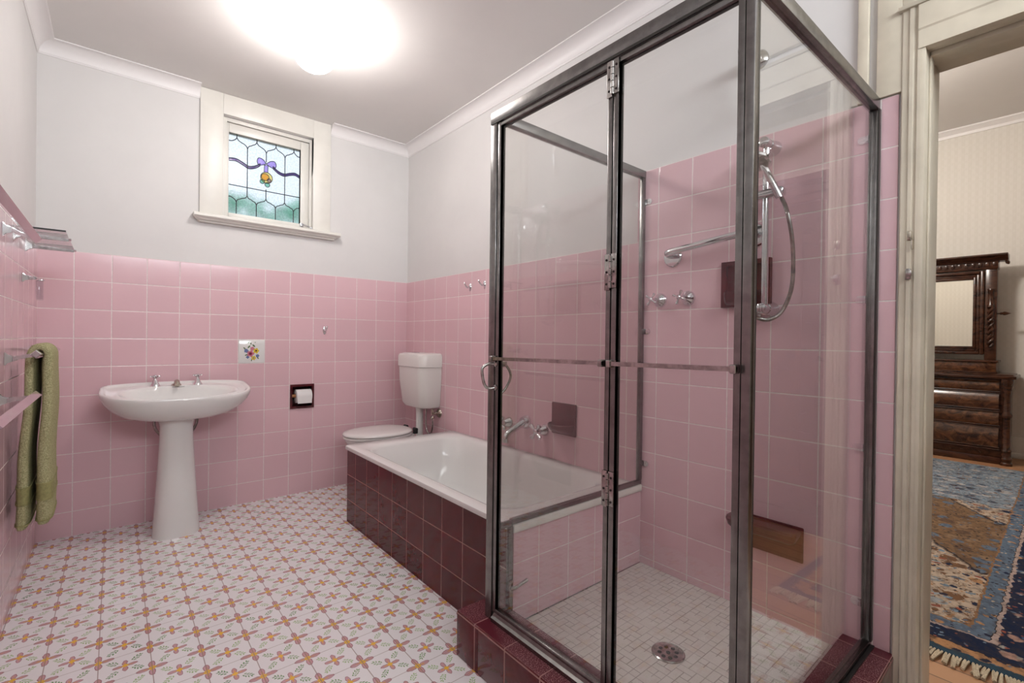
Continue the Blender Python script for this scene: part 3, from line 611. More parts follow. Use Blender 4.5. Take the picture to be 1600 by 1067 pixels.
# small wall clips
for y_, sg, zs in ((LY, -1, (1.665, 1.105, .535)), (RY-.016, 1, (1.69, 1.20, .745, .27))):
    for z_ in zs:
        bm = B((XR-.004, min(y_+sg*.010, y_+sg*.030), z_-.012), (XR-.0005, max(y_+sg*.010, y_+sg*.030), z_+.012), .0015); lathe(bm, [(.012, 0), (.012, .0035), (0, .004)], (XR-.0005, y_+sg*.030, z_), (-1, 0, 0), 16); lathe(bm, [(.004, 0), (.003, .002)], (XR-.004, y_+sg*.028, z_), (-1, 0, 0), 8)
        link('wall_clip', bm, 'chrome', sc)

# ------------------------------------------------------------------ wall taps etc.
def cross_tap(name, label, y, z, mat='chrome', group=None, size=1., rot=.3, fl=.026, hx=.058):
    t = thing(name, label, 'tap', (XR, y, z), group)
    bm = bmesh.new(); s = size
    lathe(bm, [(0, 0), (fl, 0), (fl, .006), (fl*.86, .013), (.016*s, .026), (.011*s, .036), (.009*s, .040), (0, .040)], (XR-.0005, y, z), (-1, 0, 0), 24); link('flange', bm, mat, t)
    bm = bmesh.new(); lathe(bm, [(.007*s, .038), (.007*s, hx-.008), (.010*s, hx-.006), (.010*s, hx+.006), (.006*s, hx+.010), (0, hx+.010)], (XR, y, z), (-1, 0, 0), 16); link('spindle', bm, mat, t)
    bm = bmesh.new()
    for k in range(4):
        a = rot + k*PI/2; d = Vector((0, math.cos(a), math.sin(a))); o = Vector((XR-hx, y, z))
        tube(bm, [o, o+d*.012*s, o+d*.018*s, o+d*.030*s, o+d*.033*s], .004, 10, rad=[q_*s*(1.35 if s > 1.2 else 1) for q_ in (.0035, .003, .0045, .0065, .003)])
    link('cross_handle', bm, mat, t); return t
cross_tap('wall_tap', 'chrome cross-head tap over the bath, left of the spout', -1.283, .582, group='bath taps', rot=.5, size=1.5, fl=.032, hx=.07)
cross_tap('wall_tap', 'chrome cross-head tap over the bath, between spout and maroon soap holder', -1.577, .582, group='bath taps', rot=.7, size=1.5, fl=.032, hx=.07)
cross_tap('wall_tap', 'left chrome cross-head tap below the grab rail in the shower', -2.262, 1.236, group='shower taps', size=.9, rot=.6, fl=.030, hx=.072)
cross_tap('wall_tap', 'right chrome cross-head tap below the grab rail in the shower', -2.388, 1.238, group='shower taps', size=.9, rot=.35, fl=.030, hx=.072)
sp = thing('bath_spout', 'curved chrome bath spout on the pink wall between two taps', 'spout', (XR, -1.432, .60))
bm = bmesh.new(); tube(bm, spline([(XR-.001, -1.432, .606), (XR-.02, -1.432, .604), (XR-.05, -1.43, .594), (XR-.09, -1.425, .575), (XR-.125, -1.42, .556), (XR-.140, -1.418, .535), (XR-.142, -1.418, .520)], 5), .016, 18, rad=[.034-.017*min(1, i/14)**.6 for i in range(31)])
link('spout_body', bm, 'chrome', sp)
bm = bmesh.new(); lathe(bm, [(0, 0), (.034, 0), (.038, .004), (.038, .012), (.034, .024), (.028, .036), (0, .036)], (XR-.0005, -1.432, .606), (-1, 0, 0), 24); link('flange', bm, 'chrome', sp)
bm = bmesh.new(); lathe(bm, [(0, 0), (.018, 0), (.018, .014), (0, .014)], (XR-.142, -1.418, .508), (0, 0, 1), 20); link('nozzle_ring', bm, 'chrome', sp)

# maroon soap holders
s1 = thing('soap_holder', 'square maroon ceramic soap holder above the bath', 'soap holder', (XR, -1.715, .65))
link('back_plate', B((XR-.012, -1.800, .580), (XR-.0005, -1.634, .742), .004), 'maroon', s1)
bm = bmesh.new(); rr = []
for z_, dpt, wd in ((.592, .022, .055), (.600, .050, .068), (.622, .072, .076), (.636, .074, .077), (.640, .070, .074), (.634, .060, .066), (.618, .040, .055)):
    rr.append([(XR-.010 - dpt*math.sin(k/14*PI)**.7 if 0 < k < 14 else XR-.010, -1.717 + wd*math.cos(k/14*PI), z_) for k in range(15)])
loft(bm, rr, True, True); link('dish', bm, 'maroon', s1)
s2 = thing('soap_niche', 'maroon ceramic soap dish with scooped recess behind the shower rail', 'soap holder', (XR, -2.615, 1.27))
bm = wall_grid(bmesh.new(), 0, XR-.020, XR-.0005, (-2.702, -2.530), (1.192, 1.362), [(-2.682, -2.548, 1.235, 1.345)]); bmesh.ops.remove_doubles(bm, verts=bm.verts, dist=1e-5); link('surround', bm, 'maroon', s2, smooth=False)
link('recess_back', B((XR-.004, -2.69, 1.20), (XR-.001, -2.54, 1.35)), 'maroon', s2)
bm = bmesh.new(); rr = []
for z_, dpt in ((1.200, .020), (1.210, .040), (1.232, .052), (1.246, .052), (1.248, .046), (1.238, .030)):
    rr.append([(XR-.019 - dpt*max(0, math.sin(k/14*PI))**.6, -2.615 + .066*math.cos(k/14*PI), z_) for k in range(15)])
loft(bm, rr); link('dish', bm, 'maroon', s2)
s3 = thing('foot_rest', 'long maroon ceramic ledge low on the shower wall', 'ceramic ledge', (XR, -2.69, .39))
link('back_plate', B((XR-.010, -2.815, .330), (XR-.0005, -2.575, .448), .004), 'maroon', s3)
bm = bmesh.new(); rr = []
for z_, dpt, wd in ((.385, .010, .095), (.392, .040, .104), (.410, .062, .112), (.432, .068, .116), (.440, .064, .114), (.441, .05, .108)):
    pts = [(XR-.008, -2.695+wd, z_)] + [(XR-.008-dpt+.02*(1-math.sin(k/8*PI/2)), -2.695+wd-.02*(1-math.cos(k/8*PI/2)), z_) for k in range(9)] + [(XR-.008-dpt+.02*(1-math.cos(k/8*PI/2)), -2.695-wd+.02*(1-math.sin(k/8*PI/2)), z_) for k in range(9)] + [(XR-.008, -2.695-wd, z_)]
    rr.append(pts)
loft(bm, rr); link('ledge', bm, 'maroon', s3)

# grab rail
gr = thing('grab_rail', 'chrome angled grab rail on the shower wall', 'grab rail', (XR, -2.47, 1.43))
bm = bmesh.new(); tube(bm, spline([(XR-.004, -2.318, 1.415), (XR-.040, -2.318, 1.418), (XR-.056, -2.330, 1.421), (XR-.060, -2.36, 1.424), (XR-.060, -2.47, 1.436), (XR-.060, -2.60, 1.449), (XR-.056, -2.635, 1.452), (XR-.036, -2.650, 1.452), (XR-.004, -2.650, 1.45)], 6), .0135, 16); link('bar', bm, 'chrome', gr)
for y_, z_ in ((-2.318, 1.410), (-2.650, 1.448)):
    bm = bmesh.new(); lathe(bm, [(0, 0), (.040, 0), (.040, .006), (.036, .011), (.015, .013), (0, .013)], (XR-.0005, y_, z_), (-1, 0, 0), 28); link('flange', bm, 'chrome', gr)

# hand shower set
hs = thing('hand_shower', 'chrome hand shower on a slide rail with looped hose', 'shower', (XR, -2.70, 1.17))
XB = XR-.062; YB = -2.702
bm = bmesh.new(); tube(bm, [(XB, YB, 1.165), (XB, YB, 1.745)], .011, 18); link('slide_rail', bm, 'chrome', hs)
for z_ in (1.742, 1.180):
    bm = bmesh.new(); lathe(bm, [(0, 0), (.026, 0), (.026, .004), (.020, .012), (.020, .055), (0, .055)], (XR-.0005, YB, z_), (-1, 0, 0), 24); tube(bm, [(XB+.012, YB, z_), (XB-.022, YB, z_)], .018, 24); link('rail_bracket', bm, 'chrome', hs)
    bm = bmesh.new(); lathe(bm, [(.0175, 0), (.0185, .002), (.017, .006), (.010, .009), (0, .010)], (XB-.022, YB, z_), (-1, 0, 0), 24); link('end_cap', bm, 'chrome', hs)
bm = bmesh.new(); box(bm, (XB-.018, YB-.060, 1.555), (XB+.018, YB+.045, 1.585), .008, 3); link('slider', bm, 'chrome', hs)
hd = Vector((XB-.052, YB+.002, 1.672)); tail = Vector((XB-.02, YB-.052, 1.545))
bm = bmesh.new(); tube(bm, spline([tail, tail.lerp(hd, .35)+Vector((0, 0, .004)), tail.lerp(hd, .7)+Vector((.002, 0, .008)), hd+Vector((.012, 0, .004))], 5), .012, 14); hnd = link('handle', bm, 'chrome', hs)
nrm = Vector((-.30, .05, -.95)).normalized()
bm = bmesh.new(); lathe(bm, [(0, -.024), (.022, -.021), (.044, -.008), (.051, 0), (.051, .008), (.047, .011), (0, .011)], hd+Vector((-.008, .008, .0)), nrm, 32); link('spray_head', bm, 'chrome', hnd)
bm = bmesh.new(); lathe(bm, [(0, 0), (.040, 0), (.040, .001), (0, .002)], hd+Vector((-.008, .008, 0))+nrm*.0112, nrm, 28)
link('spray_face', bm, 'old_chrome', hnd)
hose_pts = spline([(XB-.018, YB-.056, 1.545), (XB-.01, YB-.070, 1.50), (XB, YB-.082, 1.42), (XB+.01, YB-.085, 1.32), (XB+.012, YB-.078, 1.235), (XB+.012, YB-.050, 1.168), (XB+.010, YB-.012, 1.143), (XB+.014, YB+.022, 1.148), (XB+.022, YB+.040, 1.158), (XB+.040, YB+.048, 1.166), (XB+.060, YB+.048, 1.168)], 26)
bm = bmesh.new(); tube(bm, hose_pts, .0065, 10, rad=[.0062 + (.0010 if i % 2 else 0) for i in range(len(hose_pts))]); link('hose', bm, 'old_chrome', hs)
bm = bmesh.new(); lathe(bm, [(0, 0), (.018, 0), (.017, .006), (.010, .012), (.010, .022), (0, .022)], (XR-.0005, YB+.048, 1.168), (-1, 0, 0), 18); link('hose_outlet', bm, 'chrome', hs)
# old shower outlet high on the wall
oh = thing('shower_outlet', 'old chrome shower outlet pipe high on the white wall behind the corner post', 'shower outlet', (XR, -2.63, 2.07))
bm = bmesh.new(); lathe(bm, [(0, 0), (.036, 0), (.036, .006), (.028, .016), (.014, .02), (0, .02)], (XR+TT-.001, -2.642, 2.078), (-1, 0, 0), 24); link('flange', bm, 'old_chrome', oh)
bm = bmesh.new(); tube(bm, [(XR, -2.642, 2.078), (XR-.10, -2.635, 2.082)], .020, 16); tube(bm, spline([(XR-.085, -2.636, 2.08), (XR-.092, -2.636, 2.04), (XR-.082, -2.64, 1.96), (XR-.06, -2.648, 1.895)], 6), .012, 14); link('arm', bm, 'chrome', oh)

# robe hooks
def hook(label, loc, nrm_, group=None, big=1., tipdir=None):
    t = thing('robe_hook', label, 'hook', loc, group); n_ = Vector(nrm_); o = Vector(loc); u = Vector((0, 0, 1)).cross(n_)
    bm = bmesh.new(); rings = []
    for h, k in ((0, 1), (.003, 1), (.006, .8), (.007, .1)):
        rings.append([o + n_*h + u*(.010*k*big*math.cos(a)) + Vector((0, 0, .021*k*big*math.sin(a)*(1.0 if math.sin(a) > 0 else 1.15))) for a in [2*PI*i/20 for i in range(20)]])
    loft(bm, rings); link('back_plate', bm, 'chrome', t)
    bm = bmesh.new(); q = [o+n_*.005+Vector((0, 0, .0)), o+n_*.018*big+Vector((0, 0, -.004)), o+n_*.032*big+Vector((0, 0, .006)), o+n_*.040*big+Vector((0, 0, .018*big))]
    pp = spline(q, 5); tube(bm, pp, .004, 10, rad=[.006*big-.0028*big*i/len(pp) for i in range(len(pp))]); lathe(bm, [(0, -.006), (.004, -.005), (.006, 0), (.004, .005), (0, .006)], q[-1], (0, 0, 1), 12)
    link('prong', bm, 'chrome', t); return t
hook('chrome robe hook on the pink wall right of the cistern, left one', (XR, -.868, 1.398), (-1, 0, 0), 'robe hooks on the right wall', 1.15)
hook('chrome robe hook on the pink wall nearer the shower screen, right one', (XR, -1.022, 1.402), (-1, 0, 0), 'robe hooks on the right wall', 1.15)
hook('small chrome hook alone on the back wall above the toilet paper', (1.443, 0, 1.112), (0, -1, 0), None, 1.25)

# toilet paper niche
tp = thing('toilet_roll_holder', 'maroon recessed toilet roll niche in the pink back wall', 'toilet roll holder', (1.297, 0, .66))
bm = wall_grid(bmesh.new(), 1, -.007, -.0002, (1.220, 1.375), (.576, .740), [(1.233, 1.362, .590, .726)]); link('surround', bm, 'maroon', tp, smooth=False)
bm = bmesh.new(); x0_, x1_, z0_, z1_ = 1.2315, 1.3635, .5885, .7275
box(bm, (x0_, .088, z0_), (x1_, .092, z1_)); box(bm, (x0_, 0, z0_), (x0_+.002, .09, z1_)); box(bm, (x1_-.002, 0, z0_), (x1_, .09, z1_)); box(bm, (x0_, 0, z0_), (x1_, .09, z0_+.002)); box(bm, (x0_, 0, z1_-.002), (x1_, .09, z1_)); link('recess', bm, 'maroon', tp, smooth=False)
bm = bmesh.new(); tube(bm, [(1.2338, .020, .660), (1.3612, .020, .660)], .011, 14); link('rod', bm, 'wood_rod', tp)
tr = thing('toilet_roll', 'white toilet paper roll on a wooden rod in the maroon niche', 'toilet roll', (1.308, .015, .66))
bm = bmesh.new(); n = 40; rings = []
for x_, r_ in ((1.258, .018), (1.258, .044), (1.259, .046), (1.356, .046), (1.357, .044), (1.357, .018)): rings.append([(x_, .015+r_*math.cos(2*PI*k/n), .658+r_*math.sin(2*PI*k/n)) for k in range(n)])
loft(bm, rings+[rings[0]], False, False); link('roll', bm, 'paper', tr)
bm = B((1.262, -.0318, .612), (1.353, -.0308, .662), 0); link('loose_sheet', bm, 'paper', tr)

# painted flower tile
ft = thing('decorative_tile', 'white wall tile with a painted bouquet above the toilet roll niche', 'tile', (.987, 0, .968))
link('tile_body', B((.9135, -.0035, .8915), (1.0625, -.0002, 1.0395), .0015), 'ceramic', ft)
def blob(bm, cx, cz, r, mi, pet=0, n=24, y=-.0037, sq=1., rot=0.):
    pts = []
    for k in range(n):
        a = 2*PI*k/n; q = r*(1+.18*math.cos(pet*a)) if pet else r
        dx, dz = q*math.cos(a), q*sq*math.sin(a); pts.append((cx+dx*math.cos(rot)-dz*math.sin(rot), cz+dx*math.sin(rot)+dz*math.cos(rot)))
    loft(bm, [[(x, y, z) for x, z in pts], [(x, y-.0003, z) for x, z in pts]], mi=mi)
bm = bmesh.new(); cx, cz = .987, .957
blob(bm, cx-.006, cz-.006, .020, 0, 5); blob(bm, cx-.006, cz-.006, .010, 1, 5, y=-.0041); blob(bm, cx-.006, cz-.006, .004, 5, y=-.0045)
blob(bm, cx+.026, cz+.012, .016, 2, 5); blob(bm, cx+.026, cz+.012, .005, 5, y=-.0041); blob(bm, cx+.012, cz-.034, .013, 2, 5); blob(bm, cx+.012, cz-.034, .004, 3, y=-.0041)
blob(bm, cx-.030, cz+.012, .012, 3, 5); blob(bm, cx+.034, cz-.020, .010, 3, 5); blob(bm, cx-.022, cz-.028, .009, 3, 4); blob(bm, cx+.004, cz+.026, .012, 0, 5)
for dx, dz, r_, ro in ((-.015, .038, .011, .9), (.012, .045, .011, -.8), (-.004, .058, .008, 1.6), (-.018, .064, .006, .6), (-.040, .028, .009, 2.4), (.036, -.034, .008, 2.2), (-.030, -.014, .009, .5), (.0, -.048, .007, 1.5), (.020, .066, .005, .3)): blob(bm, cx+dx, cz+dz, r_, 4, 0, 14, -.0037, .42, ro)
q = [simple('painted_pink', (.62, .22, .28), .2), simple('painted_crimson', (.30, .03, .07), .2), simple('painted_yellow', (.75, .55, .06), .2), simple('painted_blue', (.16, .20, .38), .2), simple('painted_green', (.12, .18, .09), .2), simple('painted_dark', (.06, .03, .03), .2)]
link('painted_bouquet', bm, None, ft, smooth=False, mats=q)

# ------------------------------------------------------------------ wash basin
wbn = thing('pedestal_basin', 'white ceramic pedestal wash basin with two chrome taps against the back wall', 'wash basin', (.580, -.25, 0))
BCX = .595
def outline(k, zoff=0., sx=1., sy=1., yc=-.22, n=64, flat_back=True):
    a = 2*PI*k/n; c, s = math.cos(a), math.sin(a)
    e_ = 2.0
    x = .340*sx*math.copysign(abs(c)**.62, c)
    if s >= 0: y = yc + (.196)*sy*abs(s)**.34; x *= (1-.20*min(1, abs(s))**3)
    else: y = yc - (.235)*sy*abs(s)**.95
    return x, y
def bring(sx, sy, z, slope=.13, yc=-.22, n=64, cy=None):
    out = []
    for k in range(n):
        x, y = outline(k, 0, sx, sy, yc); out.append((BCX+x, y, z + slope*(y+.02)))
    return out
def ering(cx, cy, a, b, z, n=64, slope=0, p=1.):
    return [(cx + a*math.copysign(abs(math.cos(2*PI*k/n))**p, math.cos(2*PI*k/n)), cy + b*math.copysign(abs(math.sin(2*PI*k/n))**p, math.sin(2*PI*k/n)), z + slope*(cy + b*math.sin(2*PI*k/n)+.02)) for k in range(n)]
def lerp_r(A, Bq, t, zt=None): return [(a[0]*(1-t)+b[0]*t, a[1]*(1-t)+b[1]*t, a[2]*(1-zt if zt is not None else 1-t)+b[2]*(zt if zt is not None else t)) for a, b in zip(A, Bq)]
ptop = ering(BCX-.010, -.25, .085, .085, .612)
rim_o = bring(.996, .996, .772); rim_t = bring(.985, .985, .797); bulge = bring(1.0, 1.0, .784)
rings = [ptop]
for t, zt in ((.22, .02), (.45, .10), (.68, .27), (.85, .52), (.95, .78)): rings.append(lerp_r(ptop, rim_o, t, zt))
rings += [rim_o, bulge, bring(.997, .997, .792), rim_t, bring(.955, .955, .796), bring(.93, .93, .790)]
led = bring(.91, .90, .784, yc=-.225); bowl0 = ering(BCX, -.270, .262, .150, .790, slope=.13, p=.85)
rings += [led, lerp_r(led, bowl0, .8, .8), bowl0, ering(BCX, -.270, .245, .140, .765, slope=.1, p=.88), ering(BCX, -.265, .205, .115, .70, p=.9), ering(BCX, -.262, .14, .085, .655), ering(BCX, -.26, .03, .03, .645)]
link('bowl', loft(bmesh.new(), rings, True, True), 'ceramic', wbn, angle=60)
bm = bmesh.new(); rr = []
for z_, a_, b_ in ((0, .106, .098), (.02, .105, .097), (.10, .099, .090), (.25, .090, .080), (.40, .081, .071), (.52, .075, .066), (.58, .075, .068), (.612, .084, .080)): rr.append(ering(.577, -.275+.02*z_/.6, a_, b_, z_, 40, p=.85))
link('pedestal', loft(bm, rr), 'ceramic', wbn, angle=60)
for xx, lab in ((.492, 'l'), (.690, 'r')):
    o = (xx, -.085, .778)
    bm = bmesh.new(); lathe(bm, [(0, -.012), (.024, -.012), (.025, 0), (.021, .006), (.015, .018), (.012, .030), (.009, .034), (.009, .042), (.014, .044), (.014, .048), (.006, .052), (0, .052)], o, n=24); t = link('tap', bm, 'chrome', wbn)
    bm = bmesh.new(); O = Vector(o)+Vector((0, 0, .054))
    for k in range(4):
        a = .35+k*PI/2; d = Vector((math.cos(a), math.sin(a), 0)); tube(bm, [O, O+d*.012, O+d*.022, O+d*.026], .003, 10, rad=[.004, .003, .0055, .003])
    lathe(bm, [(.007, -.006), (.007, .006), (0, .009)], O, n=12); link('cross_handle', bm, 'chrome', t)
bm = bmesh.new(); lathe(bm, [(.024, -.01), (.025, .004), (.020, .012), (0, .014)], (.588, -.090, .775), n=24); tube(bm, spline([(.588, -.090, .785), (.588, -.11, .800), (.588, -.140, .797), (.588, -.155, .783)], 5), .013, 14); link('spout', bm, 'brass_dull', wbn)
link('overflow_slot', B((BCX-.03, -.1235, .768), (BCX+.03, -.1205, .772), .001), 'void', wbn)
for xx, dx in ((.487, .075), (.690, -.07)):
    bm = bmesh.new(); tube(bm, spline([(xx, -.09, .70), (xx, -.085, .60), (xx+dx*.15, -.08, .53), (xx+dx, -.10, .45)], 6), .008, 10); link('supply_pipe', bm, 'old_chrome', wbn)

# ------------------------------------------------------------------ toilet
wc = thing('toilet', 'white toilet with closed lid and wall cistern between the back wall and bath', 'toilet', (1.75, -.35, 0))
WY = -.350
def oval(xa, xb, hw, z, n=48, p=.85, tip=1.):
    cx = xa + (xb-xa)*.55; out = []
    for k in range(n):
        a = 2*PI*k/n; c, s = math.cos(a), math.sin(a); L = (cx-xa) if c < 0 else (xb-cx)
        x = cx + L*(math.copysign(abs(c)**(p if c > 0 else 1.), c)); out.append((x, WY + hw*math.copysign(abs(s)**.9, s), z))
    return out
X0 = 1.462; X1 = 1.915
bm = bmesh.new(); loft(bm, [oval(1.60, 1.93, .10, 0), oval(1.60, 1.93, .098, .03), oval(1.62, 1.90, .085, .12), oval(1.58, 1.90, .11, .22), oval(1.50, 1.93, .165, .34), oval(X0+.012, 1.94, .178, .385), oval(X0+.012, 1.94, .178, .395), oval(X0+.04, 1.90, .15, .395)]); link('pan', bm, 'ceramic', wc, angle=50)
bm = bmesh.new(); loft(bm, [oval(X0+.006, X1, .180, .396), oval(X0-.002, X1+.003, .186, .402), oval(X0-.002, X1+.003, .186, .410), oval(X0+.006, X1, .180, .415)]); link('seat', bm, 'plastic2', wc, angle=50)
bm = bmesh.new(); loft(bm, [oval(X0+.004, X1, .181, .4155), oval(X0-.004, X1+.004, .188, .421), oval(X0-.004, X1+.004, .188, .427), oval(X0+.004, X1, .181, .434), oval(X0+.04, X1-.03, .15, .4405), oval(X0+.14, X1-.12, .07, .4425)]); link('lid', bm, 'plastic2', wc, angle=50)
for dy in (-.07, .07):
    bm = bmesh.new(); tube(bm, [(1.935, WY+dy-.02, .425), (1.935, WY+dy+.02, .425)], .011, 12); box(bm, (1.92, WY+dy-.012, .394), (1.95, WY+dy+.012, .425), .003); link('seat_hinge', bm, 'rubber', wc)
def cis(xf, y0, y1, z, r, ch=.035):
    P = [(XR-.002, y1)]; P += [(XR-.002, y0)]
    P += [(xf+ch*1.6, y0), (xf+ch*.7, y0+ch*.35), (xf+ch*.12, y0+ch), (xf, y0+ch*1.6), (xf, y1-ch*1.6), (xf+ch*.12, y1-ch), (xf+ch*.7, y1-ch*.35), (xf+ch*1.6, y1)]
    return [(x, y, z) for x, y in P]
CY0, CY1 = -.538, -.165
bm = bmesh.new(); loft(bm, [cis(1.965, CY0+.06, CY1-.06, .568, 0), cis(1.945, CY0+.035, CY1-.035, .576, 0), cis(1.930, CY0+.022, CY1-.022, .600, 0), cis(1.912, CY0+.008, CY1-.008, .76, 0), cis(1.908, CY0+.005, CY1-.005, .860, 0)]); cst = link('cistern', bm, 'plastic', wc, angle=35)
bm = bmesh.new(); loft(bm, [cis(1.903, CY0, CY1, .862, 0), cis(1.903, CY0, CY1, .935, 0), cis(1.910, CY0+.006, CY1-.006, .950, 0), cis(1.93, CY0+.03, CY1-.03, .957, 0)]); link('cistern_lid', bm, 'plastic', cst, angle=30)
bm = bmesh.new(); rr = [[(1.985+a*math.cos(t), WY+.03+b*math.sin(t), z) for t in [2*PI*k/24 for k in range(24)]] for a, b, z in ((.022, .045, .957), (.022, .045, .961), (.018, .040, .963))]; loft(bm, rr); link('flush_button', bm, 'chrome', cst)
bm = bmesh.new(); tube(bm, [(2.0, WY-.01, .568), (2.0, WY-.01, .555)], .030, 20); tube(bm, [(2.0, WY-.01, .56), (2.0, WY-.01, .28), (1.985, WY-.01, .24), (1.93, WY-.01, .22)], .0255, 20); tube(bm, [(2.0, WY-.01, .552), (2.0, WY-.01, .535)], .026, 20); link('flush_pipe', bm, 'plastic', wc)
bm = bmesh.new(); lathe(bm, [(0, 0), (.032, 0), (.030, .006), (.018, .014), (.010, .02), (.010, .035), (0, .035)], (XR-.0005, -.505, .535), (-1, 0, 0), 20); tube(bm, [(XR-.03, -.505, .535), (XR-.055, -.505, .535), (XR-.055, -.505, .568)], .009, 12); lathe(bm, [(.012, 0), (.014, .01), (.010, .02)], (XR-.055, -.505, .500), (0, 0, 1), 14); link('stop_valve', bm, 'brass_dull', wc)
bm = bmesh.new(); tube(bm, spline([(XR-.055, -.505, .505), (XR-.055, -.507, .45), (XR-.058, -.495, .405), (XR-.062, -.47, .395), (XR-.066, -.445, .42), (XR-.066, -.435, .48), (XR-.066, -.435, .57)], 8), .0055, 10); link('inlet_hose', bm, 'old_chrome', wc)

# ------------------------------------------------------------------ left wall fittings
def bracket(y, z, xe, parent, zt=None, mat='chrome', name='bracket', s=1.):
    bm = bmesh.new(); zt = z if zt is None else zt
    rings = []
    for x_, hy_, hz_, zz in ((XL+.0005, .007, .024, z), (XL+.005, .007, .024, z), (XL+.011, .005, .015, z), (XL+.026, .0045, .009, z), (XL+.045, .0045, .007, z+(zt-z)*.5), (xe, .005, .0065, zt)):
        rings.append([(x_, y-hy_*s, zz-hz_*s), (x_, y+hy_*s, zz-hz_*s), (x_, y+hy_*s, zz+hz_*s), (x_, y-hy_*s, zz+hz_*s)])
    loft(bm, rings); bmesh.ops.bevel(bm, geom=list(bm.edges), offset=.0015, segments=2, affect='EDGES', clamp_overlap=True); return link(name, bm, mat, parent, angle=30)
def diamond_bar(y0, y1, x, z, r, parent, mat, name):
    bm = bmesh.new(); rr = []
    for y_, k in ((y0, .85), (y0+.004, 1), (y1-.004, 1), (y1, .85)):
        rr.append([(x+k*r, y_, z), (x, y_, z+k*r), (x-k*r, y_, z), (x, y_, z-k*r)])
    loft(bm, rr); return link(name, bm, mat, parent, smooth=False)
r1 = thing('towel_rail', 'upper acrylic towel rail on the left wall carrying the green towel', 'towel rail', (XL, -.55, .975), 'towel rails on the left wall')
bracket(-.93, .972, .092, r1, .985); bracket(-.185, .985, .092, r1, .990); diamond_bar(-.955, -.10, .098, .984, .0125, r1, 'acrylic', 'rail')
bm = bmesh.new(); rr = [[(.098+k*.016, y_, .988), (.098, y_, .988+k*.016), (.098-k*.016, y_, .988), (.098, y_, .988-k*.016)] for y_, k in ((-.962, .8), (-.955, 1), (-.925, 1), (-.915, .8))]; loft(bm, rr); link('end_cap', bm, 'chrome', r1, smooth=False)
r2 = thing('towel_rail', 'empty mauve acrylic towel rail on the left wall below the towelled rail', 'towel rail', (XL, -1.3, .84), 'towel rails on the left wall')
bracket(-1.045, .835, .098, r2, .842); bracket(-1.75, .845, .098, r2, .85); diamond_bar(-1.80, -1.02, .104, .846, .016, r2, 'acrylic', 'rail')
r3 = thing('towel_rail', 'mauve acrylic towel rail high on the left wall beside the glass shelf', 'towel rail', (XL, -1.3, 1.4), 'towel rails on the left wall')
bracket(-.985, 1.425, .085, r3, 1.405); bracket(-1.72, 1.425, .09, r3, 1.395); diamond_bar(-1.85, -.985, .098, 1.402, .0165, r3, 'acrylic', 'rail')
shf = thing('glass_shelf', 'small clear glass shelf on two chrome brackets on the left wall', 'shelf', (XL, -.6, 1.45))
bracket(-.752, 1.447, .172, shf, 1.444, mat='old_chrome'); bracket(-.425, 1.447, .172, shf, 1.444, mat='old_chrome')
link('shelf_glass', B((XL+.006, -.905, 1.4515), (.172, -.39, 1.4565), .001), 'glass_clear', shf, smooth=False)
link('shelf_edge', B((.045, -.908, 1.4510), (.172, -.905, 1.4570), 0), 'rubber', shf, smooth=False)
for y_ in (-.752, -.425):
    bm = bmesh.new(); lathe(bm, [(0, 0), (.005, 0), (.006, .006), (0, .009)], (.172, y_, 1.446), (1, 0, 0), 12); link('bracket_knob', bm, 'chrome', shf)
th = thing('tumbler_holder', 'clear acrylic toothbrush holder on a chrome wall hook, left wall', 'toothbrush holder', (XL, -.47, 1.29))
bracket(-.52, 1.300, .050, th, 1.300, s=.8)
bm = bmesh.new(); lathe(bm, [(.0, 0), (.012, 0), (.0135, .004), (.0135, .095), (.0115, .095), (.0115, .006), (0, .005)], (.068, -.52, 1.205), n=20); link('tumbler', bm, 'glass_clear', th)
bm = bmesh.new(); tube(bm, [(.068+.015*math.cos(2*PI*k/24), -.52+.015*math.sin(2*PI*k/24), 1.292) for k in range(25)], .0025, 8, False); link('ring', bm, 'chrome', th)

# towel
tw = thing('towel', 'folded olive green towel hanging over the rail on the left wall', 'towel', (.098, -.72, .30))
def towel_path(half, n=30):
    # centre line in the x-z plane from hem to the top of the fold
    pts = []
    xb, zb = (.052, .325) if half == 'back' else (.110, .335)
    xt = .074 if half == 'back' else .121
    for i in range(n+1):
        t = i/n; pts.append((xb + (xt-xb)*t**1.6 + .0025*math.sin(t*11), zb + (.965-zb)*t))
    return pts
def towel_ring(x, z, nx, nz, h, hy, ym, ph):
    out = []
    for k in range(28):
        a = 2*PI*k/28; c, s_ = math.cos(a), math.sin(a)
        p = h*math.copysign(abs(c)**.6, c)*(1+.08*math.sin(3*a+ph)); q_ = hy*math.copysign(abs(s_)**.4, s_)
        out.append((max(XL+.002, x+nx*p), ym+q_+.003*math.sin(ph*3), z+nz*p))
    return out
YM_T = -.712; bk = towel_path('back'); ft_ = towel_path('front')
rr = []
for i, (x, z) in enumerate(bk): rr.append(towel_ring(x, z, 1, 0, (.0195-.003*i/30)*(.75 if i == 0 else 1), .150-.022*(i/30), YM_T, z*8))
for k in range(1, 12):
    a = PI*k/12; rr.append(towel_ring(.0975-.0235*math.cos(a), .965+.046*math.sin(a)**.7, math.cos(a), -math.sin(a), .0165, .128, YM_T, 7.7))
for i, (x, z) in enumerate(reversed(ft_)): rr.append(towel_ring(x, z, -1, 0, (.0225-.004*(1-i/30))*(.75 if i == 30 else 1), .150-.022*(1-i/30), YM_T, z*8))
bm = bmesh.new(); loft(bm, rr); link('cloth', bm, 'towel', tw, angle=80)
